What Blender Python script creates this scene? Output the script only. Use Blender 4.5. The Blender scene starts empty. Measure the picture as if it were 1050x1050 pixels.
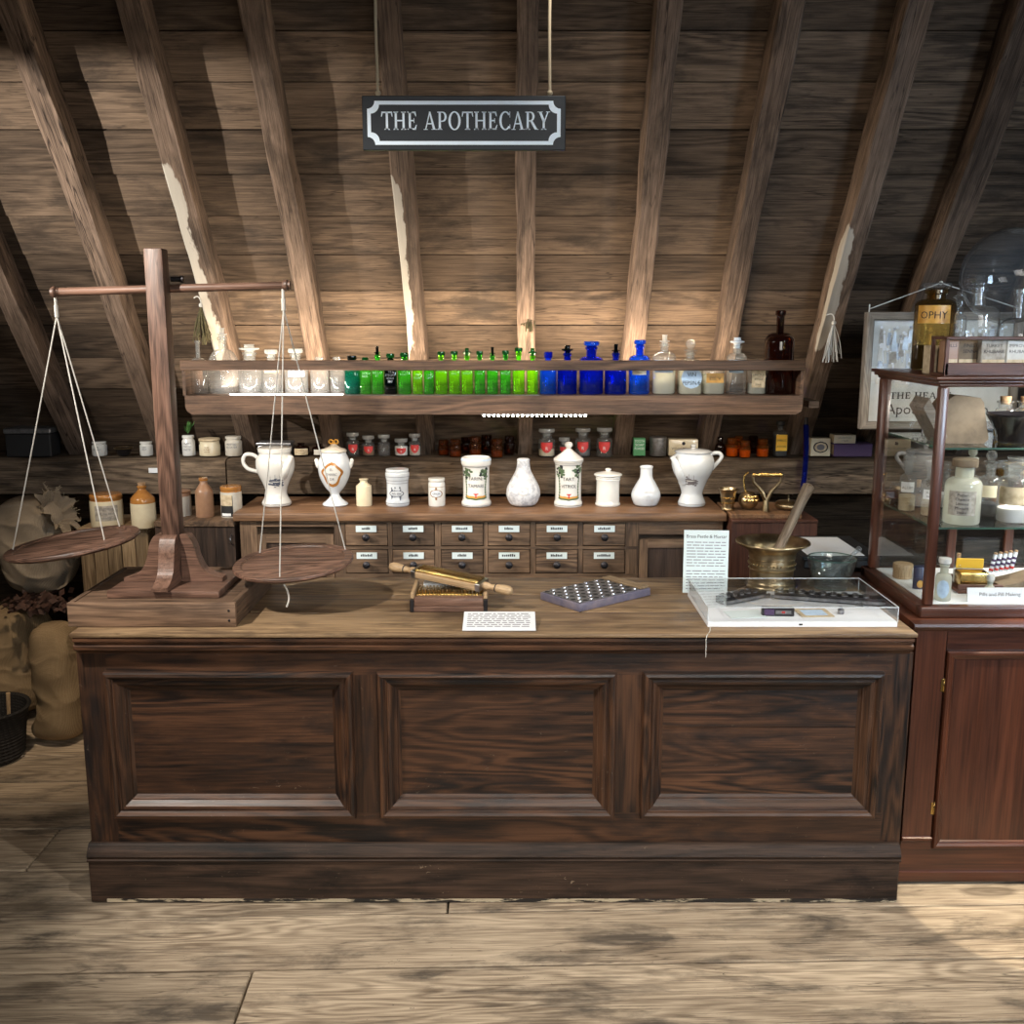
import bpy, bmesh, math, random
from mathutils import Vector, Matrix, noise
random.seed(7)
SC = bpy.context.scene
C = SC.collection
PI = math.pi
R = math.radians
# ---------------------------------------------------------------- camera maths
F, PITCH, EYE = 1050.0, R(10.5), 1.75
CP, SP = math.cos(PITCH), math.sin(PITCH)
def S(Y, z=0.9):                     # metres per picture unit at depth Y, height z
    return (Y * CP - (z - EYE) * SP) / F
def X(px, Y, z=0.9):                 # x of a picture column at depth Y, height z
    return (px - 525) * S(Y, z)
def Zp(py, Y):                       # height of a picture row at depth Y
    return EYE - math.tan(math.atan((py - 525) / F) + PITCH) * Y
def Yz(py, z):                       # depth of a picture row on the level z
    return (EYE - z) / math.tan(math.atan((py - 525) / F) + PITCH)
# ---------------------------------------------------------------- mesh builder
def T(x=0, y=0, z=0): return Matrix.Translation((x, y, z))
def RX(a): return Matrix.Rotation(a, 4, 'X')
def RY(a): return Matrix.Rotation(a, 4, 'Y')
def RZ(a): return Matrix.Rotation(a, 4, 'Z')
I4 = Matrix.Identity(4)
class MB:
    def __init__(self):
        self.v, self.f, self.gc, self.rv, self.mi, self.sm, self.pale = [], [], [], [], [], [], []
        self.mats = []
    def mat(self, m):
        if m not in self.mats: self.mats.append(m)
        return self.mats.index(m)
    def add(self, vs, fs, M=I4, ax=0, smooth=False, mi=0, off=True, rv=None):
        b = len(self.v)
        o = Vector((random.uniform(-9, 9), random.uniform(-9, 9), random.uniform(-9, 9))) if off else Vector((0, 0, 0))
        rv = random.random() if rv is None else rv
        for p in vs:
            p = Vector(p)
            q = p if ax == 0 else (Vector((p.y, p.x, p.z)) if ax == 1 else Vector((p.z, p.y, p.x)))
            self.v.append(M @ p); self.gc.append(q + o); self.rv.append(rv); self.pale.append(0.0)
        for f in fs:
            self.f.append([b + i for i in f]); self.mi.append(mi); self.sm.append(smooth)
        return self
    def box(self, x0, x1, y0, y1, z0, z1, M=I4, bev=0.0, seg=1, ax=None, mi=0, rv=None):
        d = (x1 - x0, y1 - y0, z1 - z0)
        if ax is None: ax = d.index(max(d))
        c = Vector(((x0 + x1) / 2, (y0 + y1) / 2, (z0 + z1) / 2))
        if bev <= 0:
            h = [k / 2 for k in d]
            vs = [c + Vector((sx * h[0], sy * h[1], sz * h[2])) for sz in (-1, 1) for sy in (-1, 1) for sx in (-1, 1)]
            fs = [(0, 2, 3, 1), (4, 5, 7, 6), (0, 1, 5, 4), (2, 6, 7, 3), (0, 4, 6, 2), (1, 3, 7, 5)]
            return self.add(vs, fs, M, ax, False, mi, rv=rv)
        bm = bmesh.new(); bmesh.ops.create_cube(bm, size=1)
        for v in bm.verts: v.co = Vector((v.co.x * d[0], v.co.y * d[1], v.co.z * d[2])) + c
        bmesh.ops.bevel(bm, geom=list(bm.edges), offset=min(bev, min(d) * .45), segments=seg, affect='EDGES', profile=.5)
        return self.from_bm(bm, M, ax, seg > 1, mi, rv)
    def from_bm(self, bm, M=I4, ax=0, smooth=False, mi=0, rv=None):
        bm.verts.index_update()
        self.add([v.co.copy() for v in bm.verts], [[v.index for v in f.verts] for f in bm.faces], M, ax, smooth, mi, rv=rv)
        bm.free(); return self
    def lathe(self, prof, seg=24, M=I4, mi=0, n=2.0, smooth=True, sx=1.0, sy=1.0):
        vs, rings = [], []
        for pr in prof:
            r, z = pr[0], pr[1]; e = pr[2] if len(pr) > 2 else n
            if r <= 1e-6: rings.append([len(vs)]); vs.append((0, 0, z)); continue
            ring = []
            for i in range(seg):
                a = 2 * PI * (i + .5) / seg
                ca, sa = math.cos(a), math.sin(a)
                k = r if e == 2.0 else r / (abs(ca) ** e + abs(sa) ** e) ** (1 / e)
                ring.append(len(vs)); vs.append((k * ca * sx, k * sa * sy, z))
            rings.append(ring)
        fs = []
        for a, b in zip(rings, rings[1:]):
            if len(a) == 1 and len(b) == 1: continue
            for i in range(seg):
                j = (i + 1) % seg
                if len(a) == 1: fs.append((a[0], b[j], b[i]))
                elif len(b) == 1: fs.append((a[i], a[j], b[0]))
                else: fs.append((a[i], a[j], b[j], b[i]))
        return self.add(vs, fs, M, 2, smooth, mi)
    def tube(self, pts, r, seg=8, M=I4, mi=0, smooth=True):
        pts = [Vector(p) for p in pts]
        rs = r if isinstance(r, (list, tuple)) else [r] * len(pts)
        vs, fs = [], []
        d0 = (pts[1] - pts[0]).normalized()
        u = d0.orthogonal().normalized()
        for k, p in enumerate(pts):
            d = (pts[min(k + 1, len(pts) - 1)] - pts[max(k - 1, 0)]).normalized()
            u = (u - d * u.dot(d)).normalized(); w = d.cross(u)
            for i in range(seg):
                a = 2 * PI * i / seg
                vs.append(p + (u * math.cos(a) + w * math.sin(a)) * rs[k])
        for k in range(len(pts) - 1):
            for i in range(seg):
                j = (i + 1) % seg
                fs.append((k * seg + i, k * seg + j, (k + 1) * seg + j, (k + 1) * seg + i))
        fs.append(tuple(range(seg - 1, -1, -1))); fs.append(tuple(range((len(pts) - 1) * seg, len(pts) * seg)))
        return self.add(vs, fs, M, 2, smooth, mi)
    def prism(self, poly, y0, y1, M=I4, mi=0, ax=0, smooth=False):   # poly in (x, z), extruded along y
        n = len(poly)
        vs = [(x, y0, z) for x, z in poly] + [(x, y1, z) for x, z in poly]
        fs = [tuple(range(n)), tuple(range(2 * n - 1, n - 1, -1))] + [(i, n + i, n + (i + 1) % n, (i + 1) % n) for i in range(n)]
        return self.add(vs, fs, M, ax, smooth, mi)
    def grid(self, fn, nu, nv, M=I4, mi=0, smooth=True, wrap=False, ax=0):
        vs = [fn(i / nu, j / nv) for j in range(nv + 1) for i in range(nu + (0 if wrap else 1))]
        w = nu if wrap else nu + 1
        fs = [(j * w + i, j * w + (i + 1) % w, (j + 1) * w + (i + 1) % w, (j + 1) * w + i) for j in range(nv) for i in range(nu)]
        return self.add(vs, fs, M, ax, smooth, mi)
    def sphere(self, r, M=I4, mi=0, seg=20, sx=1, sy=1, sz=1):
        n = seg // 2
        return self.lathe([(r * math.sin(PI * k / n), -r * math.cos(PI * k / n) * sz) for k in range(n + 1)], seg, M, mi, sx=sx, sy=sy)
    def frame(self, x0, x1, z0, z1, y, prof, M=I4, mi=0):             # mitred moulding round a rectangle; prof: (inward, outward to -y)
        for cs, ax in ((((x0, z0, 1, 1), (x1, z0, -1, 1)), 0), (((x1, z0, -1, 1), (x1, z1, -1, -1)), 2), (((x1, z1, -1, -1), (x0, z1, 1, -1)), 0), (((x0, z1, 1, -1), (x0, z0, 1, 1)), 2)):
            vs, n = [], len(prof)
            for (cx, cz, dx, dz) in cs:
                vs += [(cx + dx * d, y - h, cz + dz * d) for d, h in prof]
            self.add(vs, [(i, i + 1, n + i + 1, n + i) for i in range(n - 1)], M, ax, False, mi)
        return self
    def build(self, name, m, parent=None, sharp=38, loc=None, fix=True):
        me = bpy.data.meshes.new(name)
        me.from_pydata([tuple(v) for v in self.v], [], self.f)
        mats = self.mats if self.mats else [m]
        for k in mats: me.materials.append(k)
        if len(mats) > 1: me.polygons.foreach_set('material_index', self.mi)
        me.polygons.foreach_set('use_smooth', self.sm)
        a = me.attributes.new('gc', 'FLOAT_VECTOR', 'POINT'); a.data.foreach_set('vector', [k for g in self.gc for k in g])
        a = me.attributes.new('rv', 'FLOAT', 'POINT'); a.data.foreach_set('value', self.rv)
        if any(self.pale):
            a = me.attributes.new('pale', 'FLOAT', 'POINT'); a.data.foreach_set('value', self.pale)
        me.update()
        bm = bmesh.new(); bm.from_mesh(me)
        if fix: bmesh.ops.recalc_face_normals(bm, faces=bm.faces)
        if any(self.sm):
            lim = R(sharp)
            for e in bm.edges:
                if len(e.link_faces) == 2 and e.calc_face_angle(0) > lim: e.smooth = False
        bm.to_mesh(me); bm.free()
        o = bpy.data.objects.new(name, me); C.objects.link(o)
        if parent: o.parent = parent
        if loc: o.location = loc
        return o
def tag(o, label, cat, group=None, kind=None):
    if label: o['label'] = label
    if cat: o['category'] = cat
    if group: o['group'] = group
    if kind: o['kind'] = kind
    return o
def thing(name, label, cat, loc=(0, 0, 0), rotz=0, group=None):
    o = bpy.data.objects.new(name, None); C.objects.link(o)
    o.empty_display_size = .05
    o.location = loc; o.rotation_euler = (0, 0, rotz)
    return tag(o, label, cat, group)
def dup(root, loc, label, rotz=None, group=None):
    r = root.copy(); C.objects.link(r); r.location = loc
    if rotz is not None: r.rotation_euler = (0, 0, rotz)
    r['label'] = label
    if group: r['group'] = group
    for ch in list(root.children):
        c = ch.copy(); C.objects.link(c); c.parent = r
        for g in ch.children:
            d = g.copy(); C.objects.link(d); d.parent = c
    return r
def spline(pts, k=5):                # Catmull-Rom through profile or path points
    n = len(pts); out = []
    for i in range(n - 1):
        p = [pts[max(i - 1, 0)], pts[i], pts[i + 1], pts[min(i + 2, n - 1)]]
        for s in range(k):
            t = s / k
            out.append(tuple(.5 * (2 * b + (c - a) * t + (2 * a - 5 * b + 4 * c - d) * t * t + (3 * b - a - 3 * c + d) * t ** 3) for a, b, c, d in zip(*p)))
    out.append(tuple(pts[-1])); return out
def rfun(prof):
    def f(z):
        best = 0
        for a, b in zip(prof, prof[1:]):
            if (a[1] - z) * (b[1] - z) <= 0 and abs(b[1] - a[1]) > 1e-9:
                best = max(best, a[0] + (b[0] - a[0]) * (z - a[1]) / (b[1] - a[1]))
        return best
    return f
def patch(mb, rf, z0, z1, wf, m=None, off=.0008, th=0, nx=8, ny=8, flat=False, cx=0):
    w = wf if callable(wf) else (lambda t: wf)
    def fn(u, v):
        z = z0 + (z1 - z0) * v; s = cx + (2 * u - 1) * w(v); r = rf(z) + off
        if flat: return (s, -r, z)
        a = th + s / max(r, 1e-3)
        return (r * math.sin(a), -r * math.cos(a), z)
    return mb.grid(fn, nx, ny, mi=mb.mat(m) if m else 0)
def shield(w): return lambda t: w * (min(1, math.sqrt(max(0, t)) * 1.35) if t < .55 else 1.0)
def oval(w): return lambda t: w * math.sqrt(max(0, 1 - (2 * t - 1) ** 2))
_tc = {}
def text_geo(s):                     # letters as flat faces, cap height 1, centred on x
    if s in _tc: return _tc[s]
    cu = bpy.data.curves.new('t', 'FONT'); cu.body = s; cu.size = 1; cu.align_x = 'CENTER'; cu.resolution_u = 2
    o = bpy.data.objects.new('t', cu); C.objects.link(o)
    bpy.context.view_layer.update()
    me = bpy.data.meshes.new_from_object(o.evaluated_get(bpy.context.evaluated_depsgraph_get()))
    k = 1 / .73
    res = ([(v.co.x * k, v.co.y * k) for v in me.vertices], [tuple(p.vertices) for p in me.polygons])
    bpy.data.objects.remove(o); bpy.data.curves.remove(cu); bpy.data.meshes.remove(me)
    _tc[s] = res; return res
def text(mb, s, h, z, m, rf=None, y=0.0, th=0, x=0, off=.0014, M=I4, sx=1.0, maxw=None):
    vs, fs = text_geo(s)
    if not vs: return
    if maxw:
        w = (max(v[0] for v in vs) - min(v[0] for v in vs)) * h
        if w * sx > maxw: sx = maxw / w
    out = []
    for a, b in vs:
        a = a * h * sx + x; zz = z + b * h
        if rf:
            r = rf(zz) + off; out.append((r * math.sin(th + a / r), -r * math.cos(th + a / r), zz))
        else: out.append((a, y, zz))
    mb.add(out, fs, M, mi=mb.mat(m))
# serif capitals, cap height 1: polygons in (x, z); (advance, polygons)
def _ring(cx, cz, rx, rz, tx, tz, a0, a1, n=28):
    o, i = [], []
    for k in range(n + 1):
        a = a0 + (a1 - a0) * k / n
        o.append((cx + rx * math.cos(a), cz + rz * math.sin(a))); i.append((cx + (rx - tx) * math.cos(a), cz + (rz - tz) * math.sin(a)))
    return [[o[k], o[k + 1], i[k + 1], i[k]] for k in range(n)]
def _bx(x0, x1, z0, z1): return [(x0, z0), (x1, z0), (x1, z1), (x0, z1)]
def _stem(x, w=.15, s=.09, z1=1): return [_bx(x, x + w, 0, z1), [(x - s, 0), (x + w + s, 0), (x + w + s, .035), (x + w, .09), (x, .09), (x - s, .035)], [(x - s, z1), (x - s, z1 - .035), (x, z1 - .09), (x + w, z1 - .09), (x + w + s, z1 - .035), (x + w + s, z1)]]
SERIF = {
 'T': (.80, [_bx(.33, .48, 0, 1), [(.22, 0), (.59, 0), (.59, .035), (.48, .09), (.33, .09), (.22, .035)], _bx(.04, .77, .92, 1), [(.02, .72), (.06, .72), (.13, .92), (.04, 1)], [(.79, .72), (.75, .72), (.68, .92), (.77, 1)]]),
 'H': (.95, _stem(.14) + _stem(.66) + [_bx(.2, .7, .47, .545)]),
 'E': (.76, _stem(.14, s=.09) + [_bx(.2, .64, 0, .08), _bx(.2, .62, .92, 1), _bx(.2, .5, .47, .545), [(.62, 0), (.69, .28), (.65, .28), (.52, .06)], [(.62, 1), (.65, .74), (.61, .74), (.5, .94)], _bx(.48, .52, .38, .64)]),
 'A': (.92, [[(.13, 0), (.2, 0), (.46, .86), (.42, 1)], [(.40, 1), (.50, 1), (.84, 0), (.67, 0)], _bx(.26, .66, .3, .37), [(.03, 0), (.31, 0), (.31, .035), (.03, .035)], [(.56, 0), (.93, 0), (.93, .035), (.56, .035)]]),
 'P': (.74, [_bx(.14, .29, 0, 1), [(.05, 0), (.38, 0), (.38, .035), (.29, .09), (.14, .09), (.05, .035)], _bx(.05, .4, .94, 1), _bx(.25, .42, .44, .505)] + _ring(.4, .72, .29, .28, .15, .07, -PI / 2, PI / 2)),
 'O': (.96, _ring(.48, .5, .42, .52, .16, .07, 0, 2 * PI, 40)),
 'C': (.86, _ring(.47, .5, .41, .52, .16, .07, PI * .22, PI * 1.78, 36) + [_bx(.76, .80, .68, 1.0), _bx(.76, .80, .05, .3), [(.66, .93), (.76, .8), (.76, .68), (.80, .9)]]),
 'R': (.86, [_bx(.14, .29, 0, 1), [(.05, 0), (.38, 0), (.38, .035), (.29, .09), (.14, .09), (.05, .035)], _bx(.05, .4, .94, 1), _bx(.25, .42, .46, .525), [(.36, .5), (.54, .5), (.9, 0), (.7, 0)], _bx(.72, .95, 0, .035)] + _ring(.4, .73, .28, .27, .15, .07, -PI / 2, PI / 2)),
 'Y': (.86, [[(.1, 1), (.28, 1), (.53, .48), (.38, .42)], [(.7, 1), (.77, 1), (.53, .42), (.45, .46)], _bx(.37, .52, 0, .5), [(.27, 0), (.62, 0), (.62, .035), (.52, .09), (.37, .09), (.27, .035)], _bx(.01, .37, .965, 1), _bx(.6, .88, .965, 1)]),
 ' ': (.36, []),
}
def serif(mb, s, h, x0, z, y, width, m, d=.0006):
    tot = sum(SERIF[c][0] for c in s); k = width / (tot * h); x = x0; mi = mb.mat(m)
    for c in s:
        for pl in SERIF[c][1]:
            mb.prism([(x + a * h * k, z + b * h) for a, b in pl], y - d, y, mi=mi)
        x += SERIF[c][0] * h * k
# ---------------------------------------------------------------- materials
def new_mat(name):
    m = bpy.data.materials.new(name); m.use_nodes = True
    nt = m.node_tree; nt.nodes.clear()
    return m, nt, nt.nodes.new('ShaderNodeOutputMaterial')
class N:
    def __init__(s, nt): s.nt = nt
    def n(s, t, **k):
        x = s.nt.nodes.new(t)
        for a, b in k.items(): setattr(x, a, b)
        return x
    def l(s, a, b): s.nt.links.new(a, b)
    def math(s, op, a, b=None, clamp=False):
        x = s.n('ShaderNodeMath', operation=op, use_clamp=clamp)
        for i, k in enumerate((a, b)):
            if k is None: continue
            if isinstance(k, (int, float)): x.inputs[i].default_value = k
            else: s.l(k, x.inputs[i])
        return x.outputs[0]
    def mix(s, fac, a, b, mode='MIX'):
        x = s.n('ShaderNodeMix', data_type='RGBA', blend_type=mode)
        for i, k in ((0, fac), (6, a), (7, b)):
            if isinstance(k, (int, float)): x.inputs[i].default_value = k
            elif isinstance(k, tuple): x.inputs[i].default_value = (*k[:3], 1)
            else: s.l(k, x.inputs[i])
        return x.outputs[2]
    def vmul(s, v, k):
        x = s.n('ShaderNodeVectorMath', operation='MULTIPLY'); s.l(v, x.inputs[0]); x.inputs[1].default_value = k; return x.outputs[0]
    def noise(s, v, scale, detail=4, rough=.55, dist=0):
        x = s.n('ShaderNodeTexNoise'); x.inputs['Scale'].default_value = scale; x.inputs['Detail'].default_value = detail
        x.inputs['Roughness'].default_value = rough; x.inputs['Distortion'].default_value = dist
        s.l(v, x.inputs['Vector']); return x.outputs['Fac']
    def ramp(s, f, stops):
        x = s.n('ShaderNodeValToRGB'); el = x.color_ramp.elements
        while len(el) < len(stops): el.new(.5)
        for e, (p, c) in zip(el, stops): e.position = p; e.color = (*c[:3], 1) if isinstance(c, tuple) else (c, c, c, 1)
        s.l(f, x.inputs[0]); return x.outputs[0]
    def attr(s, name):
        return s.n('ShaderNodeAttribute', attribute_name=name)
    def bump(s, h, st=.3, d=.002):
        x = s.n('ShaderNodeBump'); x.inputs['Strength'].default_value = st; x.inputs['Distance'].default_value = d; s.l(h, x.inputs['Height']); return x.outputs[0]
def wood(name, dark, light, rough=.6, sc=1.0, rings=10.0, var=.5, bump=.35, spec=.35, dirt=None, dirt_amt=.5, ringamt=.5, pale=None, red=None, coat=0, pores=.5, knots=.0, cracks=.0, specks=None):
    m, nt, out = new_mat(name); g = N(nt)
    gc = g.attr('gc').outputs['Vector']; rv = g.attr('rv').outputs['Fac']
    streak = g.noise(g.vmul(gc, (3.2 * sc, 75 * sc, 75 * sc)), 1, 8, .74, .5)
    big = g.noise(g.vmul(gc, (1.0 * sc, 7.5 * sc, 7.5 * sc)), 1, 3, .42, .3)
    rg = g.math('MULTIPLY_ADD', g.math('SINE', g.math('MULTIPLY', big, rings * 12.5)), .5); nt.nodes[-1].inputs[2].default_value = .5
    mask = g.ramp(g.noise(g.vmul(gc, (.5, 2.2, 2.2)), 1, 2), [(.42, .25), (.62, 1.)])
    rg = g.math('ADD', g.math('MULTIPLY', g.math('SUBTRACT', rg, .5), mask), .5)
    fine = g.noise(g.vmul(gc, (9 * sc, 320 * sc, 320 * sc)), 1, 3, .6)
    a = g.math('ADD', g.math('MULTIPLY', streak, 1.0 - ringamt), g.math('MULTIPLY', rg, ringamt))
    a = g.math('ADD', a, g.math('MULTIPLY', g.math('SUBTRACT', fine, .5), .6))
    bl = g.noise(g.vmul(gc, (1.1, 3.2, 3.2)), 1, 4, .6)
    a = g.math('ADD', a, g.math('MULTIPLY', g.math('SUBTRACT', bl, .5), .7))
    col = g.ramp(a, [(.24, dark), (.76, light)])
    if red: col = g.mix(g.ramp(g.noise(g.vmul(gc, (1.5, 4, 4)), 1, 3), [(.48, 0.), (.72, 1.)]), col, g.mix(1, col, red, 'MULTIPLY'))
    v = g.math('ADD', g.math('MULTIPLY', rv, var), 1 - var / 2)
    cv = g.n('ShaderNodeCombineColor'); [g.l(v, cv.inputs[i]) for i in range(3)]
    col = g.mix(1, col, cv.outputs[0], 'MULTIPLY')
    if dirt:
        dn = g.noise(g.vmul(gc, (3.0, 9, 9)), 1, 6, .65, .3)
        col = g.mix(g.math('MULTIPLY', g.ramp(dn, [(.5, 0.), (.66, 1.)]), dirt_amt), col, dirt)
    pr = g.ramp(g.noise(g.vmul(gc, (5 * sc, 200 * sc, 200 * sc)), 1, 2, .5), [(.54, 0.), (.66, 1.)])
    col = g.mix(g.math('MULTIPLY', pr, pores), col, g.mix(1, col, (.42, .38, .36), 'MULTIPLY'))
    if knots:
        vo = g.n('ShaderNodeTexVoronoi'); vo.inputs['Scale'].default_value = 1; g.l(g.vmul(gc, (1.9, 6.0, 6.0)), vo.inputs['Vector'])
        wob = g.math('ADD', vo.outputs['Distance'], g.math('MULTIPLY', g.math('SUBTRACT', streak, .5), .12))
        col = g.mix(g.math('MULTIPLY', g.ramp(wob, [(.03, 1.), (.09, .55), (.15, .75), (.20, .0)]), knots), col, tuple(k * .6 for k in dark))
    if cracks:
        cn = g.math('ABSOLUTE', g.math('SUBTRACT', g.noise(g.vmul(gc, (1.6, 26, 26)), 1, 3, .5, .2), .5))
        cm = g.ramp(g.noise(g.vmul(gc, (1.3, 5, 5)), 1, 2), [(.45, 0.), (.6, 1.)])
        col = g.mix(g.math('MULTIPLY', g.math('MULTIPLY', g.ramp(cn, [(.0, 1.), (.016, 0.)]), cm), cracks), col, tuple(k * .35 for k in dark))
    if specks:
        sn = g.ramp(g.noise(g.vmul(gc, (60, 95, 95)), 1, 2, .5, 1.5), [(.70, 0.), (.74, 1.)])
        sm_ = g.ramp(g.noise(g.vmul(gc, (4, 9, 9)), 1, 3), [(.5, 0.), (.62, 1.)])
        col = g.mix(g.math('MULTIPLY', g.math('MULTIPLY', sn, sm_), .7), col, specks)
    if pale:
        pa = g.attr('pale').outputs['Fac']
        pn = g.noise(g.vmul(gc, (6, 16, 16)), 1, 4, .6)
        pf = g.ramp(g.math('ADD', pa, g.math('MULTIPLY', g.math('SUBTRACT', pn, .5), .9)), [(.47, 0.), (.53, 1.)])
        col = g.mix(pf, col, g.mix(streak, tuple(k * .7 for k in pale), pale))
    b = g.n('ShaderNodeBsdfPrincipled'); g.l(col, b.inputs['Base Color'])
    g.l(g.math('ADD', g.math('MULTIPLY', streak, .3), rough - .15), b.inputs['Roughness'])
    b.inputs['Specular IOR Level'].default_value = spec
    if coat: b.inputs['Coat Weight'].default_value = coat; b.inputs['Coat Roughness'].default_value = .2
    if bump: g.l(g.bump(g.math('ADD', streak, g.math('MULTIPLY', rg, .3)), bump, .003), b.inputs['Normal'])
    g.l(b.outputs[0], out.inputs[0]); return m
def plain(name, col, rough=.5, metal=0, spec=.5, var=0, vs=30, bump=0, bs=120, col2=None, coat=0, lo=.4, hi=.65, sss=0):
    m, nt, out = new_mat(name); g = N(nt)
    b = g.n('ShaderNodeBsdfPrincipled'); b.inputs['Roughness'].default_value = rough; b.inputs['Metallic'].default_value = metal
    b.inputs['Specular IOR Level'].default_value = spec; b.inputs['Base Color'].default_value = (*col, 1)
    if coat: b.inputs['Coat Weight'].default_value = coat; b.inputs['Coat Roughness'].default_value = .06
    tc = g.n('ShaderNodeTexCoord').outputs['Object']
    if col2:
        nz = g.noise(tc, vs, 5, .6)
        g.l(g.mix(g.ramp(nz, [(lo, 0.), (hi, 1.)]), col, col2), b.inputs['Base Color'])
    if bump: g.l(g.bump(g.noise(tc, bs, 3), bump, .002), b.inputs['Normal'])
    if sss: b.inputs['Subsurface Weight'].default_value = sss; b.inputs['Subsurface Radius'].default_value = (.02, .015, .01)
    g.l(b.outputs[0], out.inputs[0]); return m
def glass(name, tint, edge=None, haze=0.0, hazec=(.8, .8, .8), refl=.75, rough=.03, wave=.0):
    m, nt, out = new_mat(name); g = N(nt)
    lw = g.n('ShaderNodeLayerWeight'); lw.inputs['Blend'].default_value = .5
    fc = lw.outputs['Facing']
    f = g.math('ADD', g.math('MULTIPLY', g.math('POWER', fc, 3.0), refl), .045, True)
    tr = g.n('ShaderNodeBsdfTransparent'); gl = g.n('ShaderNodeBsdfGlossy'); gl.inputs['Roughness'].default_value = rough
    edge = edge or tuple(k * .55 for k in tint)
    g.l(g.mix(g.math('POWER', fc, 2.0), tint, edge), tr.inputs['Color'])
    if wave:
        tc = g.n('ShaderNodeTexCoord').outputs['Object']
        nb = g.bump(g.noise(tc, 28, 2), wave, .01); g.l(nb, gl.inputs['Normal'])
    base = tr.outputs[0]
    if haze:
        tl = g.n('ShaderNodeBsdfTranslucent'); tl.inputs['Color'].default_value = (*hazec, 1)
        df = g.n('ShaderNodeBsdfDiffuse'); df.inputs['Color'].default_value = (*hazec, 1)
        h = g.n('ShaderNodeMixShader'); h.inputs[0].default_value = .4; g.l(tl.outputs[0], h.inputs[1]); g.l(df.outputs[0], h.inputs[2])
        h2 = g.n('ShaderNodeMixShader'); h2.inputs[0].default_value = haze; g.l(tr.outputs[0], h2.inputs[1]); g.l(h.outputs[0], h2.inputs[2]); base = h2.outputs[0]
    mx = g.n('ShaderNodeMixShader'); g.l(f, mx.inputs[0]); g.l(base, mx.inputs[1]); g.l(gl.outputs[0], mx.inputs[2])
    g.l(mx.outputs[0], out.inputs[0]); return m
def weave(name, c1, c2, sc=260):
    m, nt, out = new_mat(name); g = N(nt)
    tc = g.n('ShaderNodeTexCoord').outputs['Object']
    w1 = g.n('ShaderNodeTexWave', bands_direction='X'); w2 = g.n('ShaderNodeTexWave', bands_direction='Z')
    for w in (w1, w2): w.inputs['Scale'].default_value = sc / 6.28; w.inputs['Distortion'].default_value = 2; w.inputs['Detail Scale'].default_value = 2; g.l(tc, w.inputs['Vector'])
    h = g.math('MULTIPLY', w1.outputs['Fac'], w2.outputs['Fac'])
    nz = g.noise(tc, 9, 5)
    b = g.n('ShaderNodeBsdfPrincipled'); b.inputs['Roughness'].default_value = .95; b.inputs['Specular IOR Level'].default_value = .1
    g.l(g.mix(g.math('ADD', g.math('MULTIPLY', h, .35), g.math('MULTIPLY', nz, .65)), c1, c2), b.inputs['Base Color'])
    g.l(g.bump(g.math('ADD', h, g.math('MULTIPLY', nz, 2)), .6, .003), b.inputs['Normal'])
    g.l(b.outputs[0], out.inputs[0]); return m
def glow(name, col, st):
    m, nt, out = new_mat(name); e = nt.nodes.new('ShaderNodeEmission'); e.inputs[0].default_value = (*col, 1); e.inputs[1].default_value = st
    nt.links.new(e.outputs[0], out.inputs[0]); return m
def chipped():
    m, nt, out = new_mat('chipped_paint_edge'); g = N(nt); gc = g.attr('gc').outputs['Vector']
    f = g.ramp(g.noise(g.vmul(gc, (9, 60, 60)), 1, 5, .65), [(.47, 0.), (.53, 1.)])
    b = g.n('ShaderNodeBsdfPrincipled'); b.inputs['Roughness'].default_value = .8
    g.l(g.mix(f, (.02, .016, .013), (.55, .46, .32)), b.inputs['Base Color']); g.l(b.outputs[0], out.inputs[0]); return m
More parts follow.
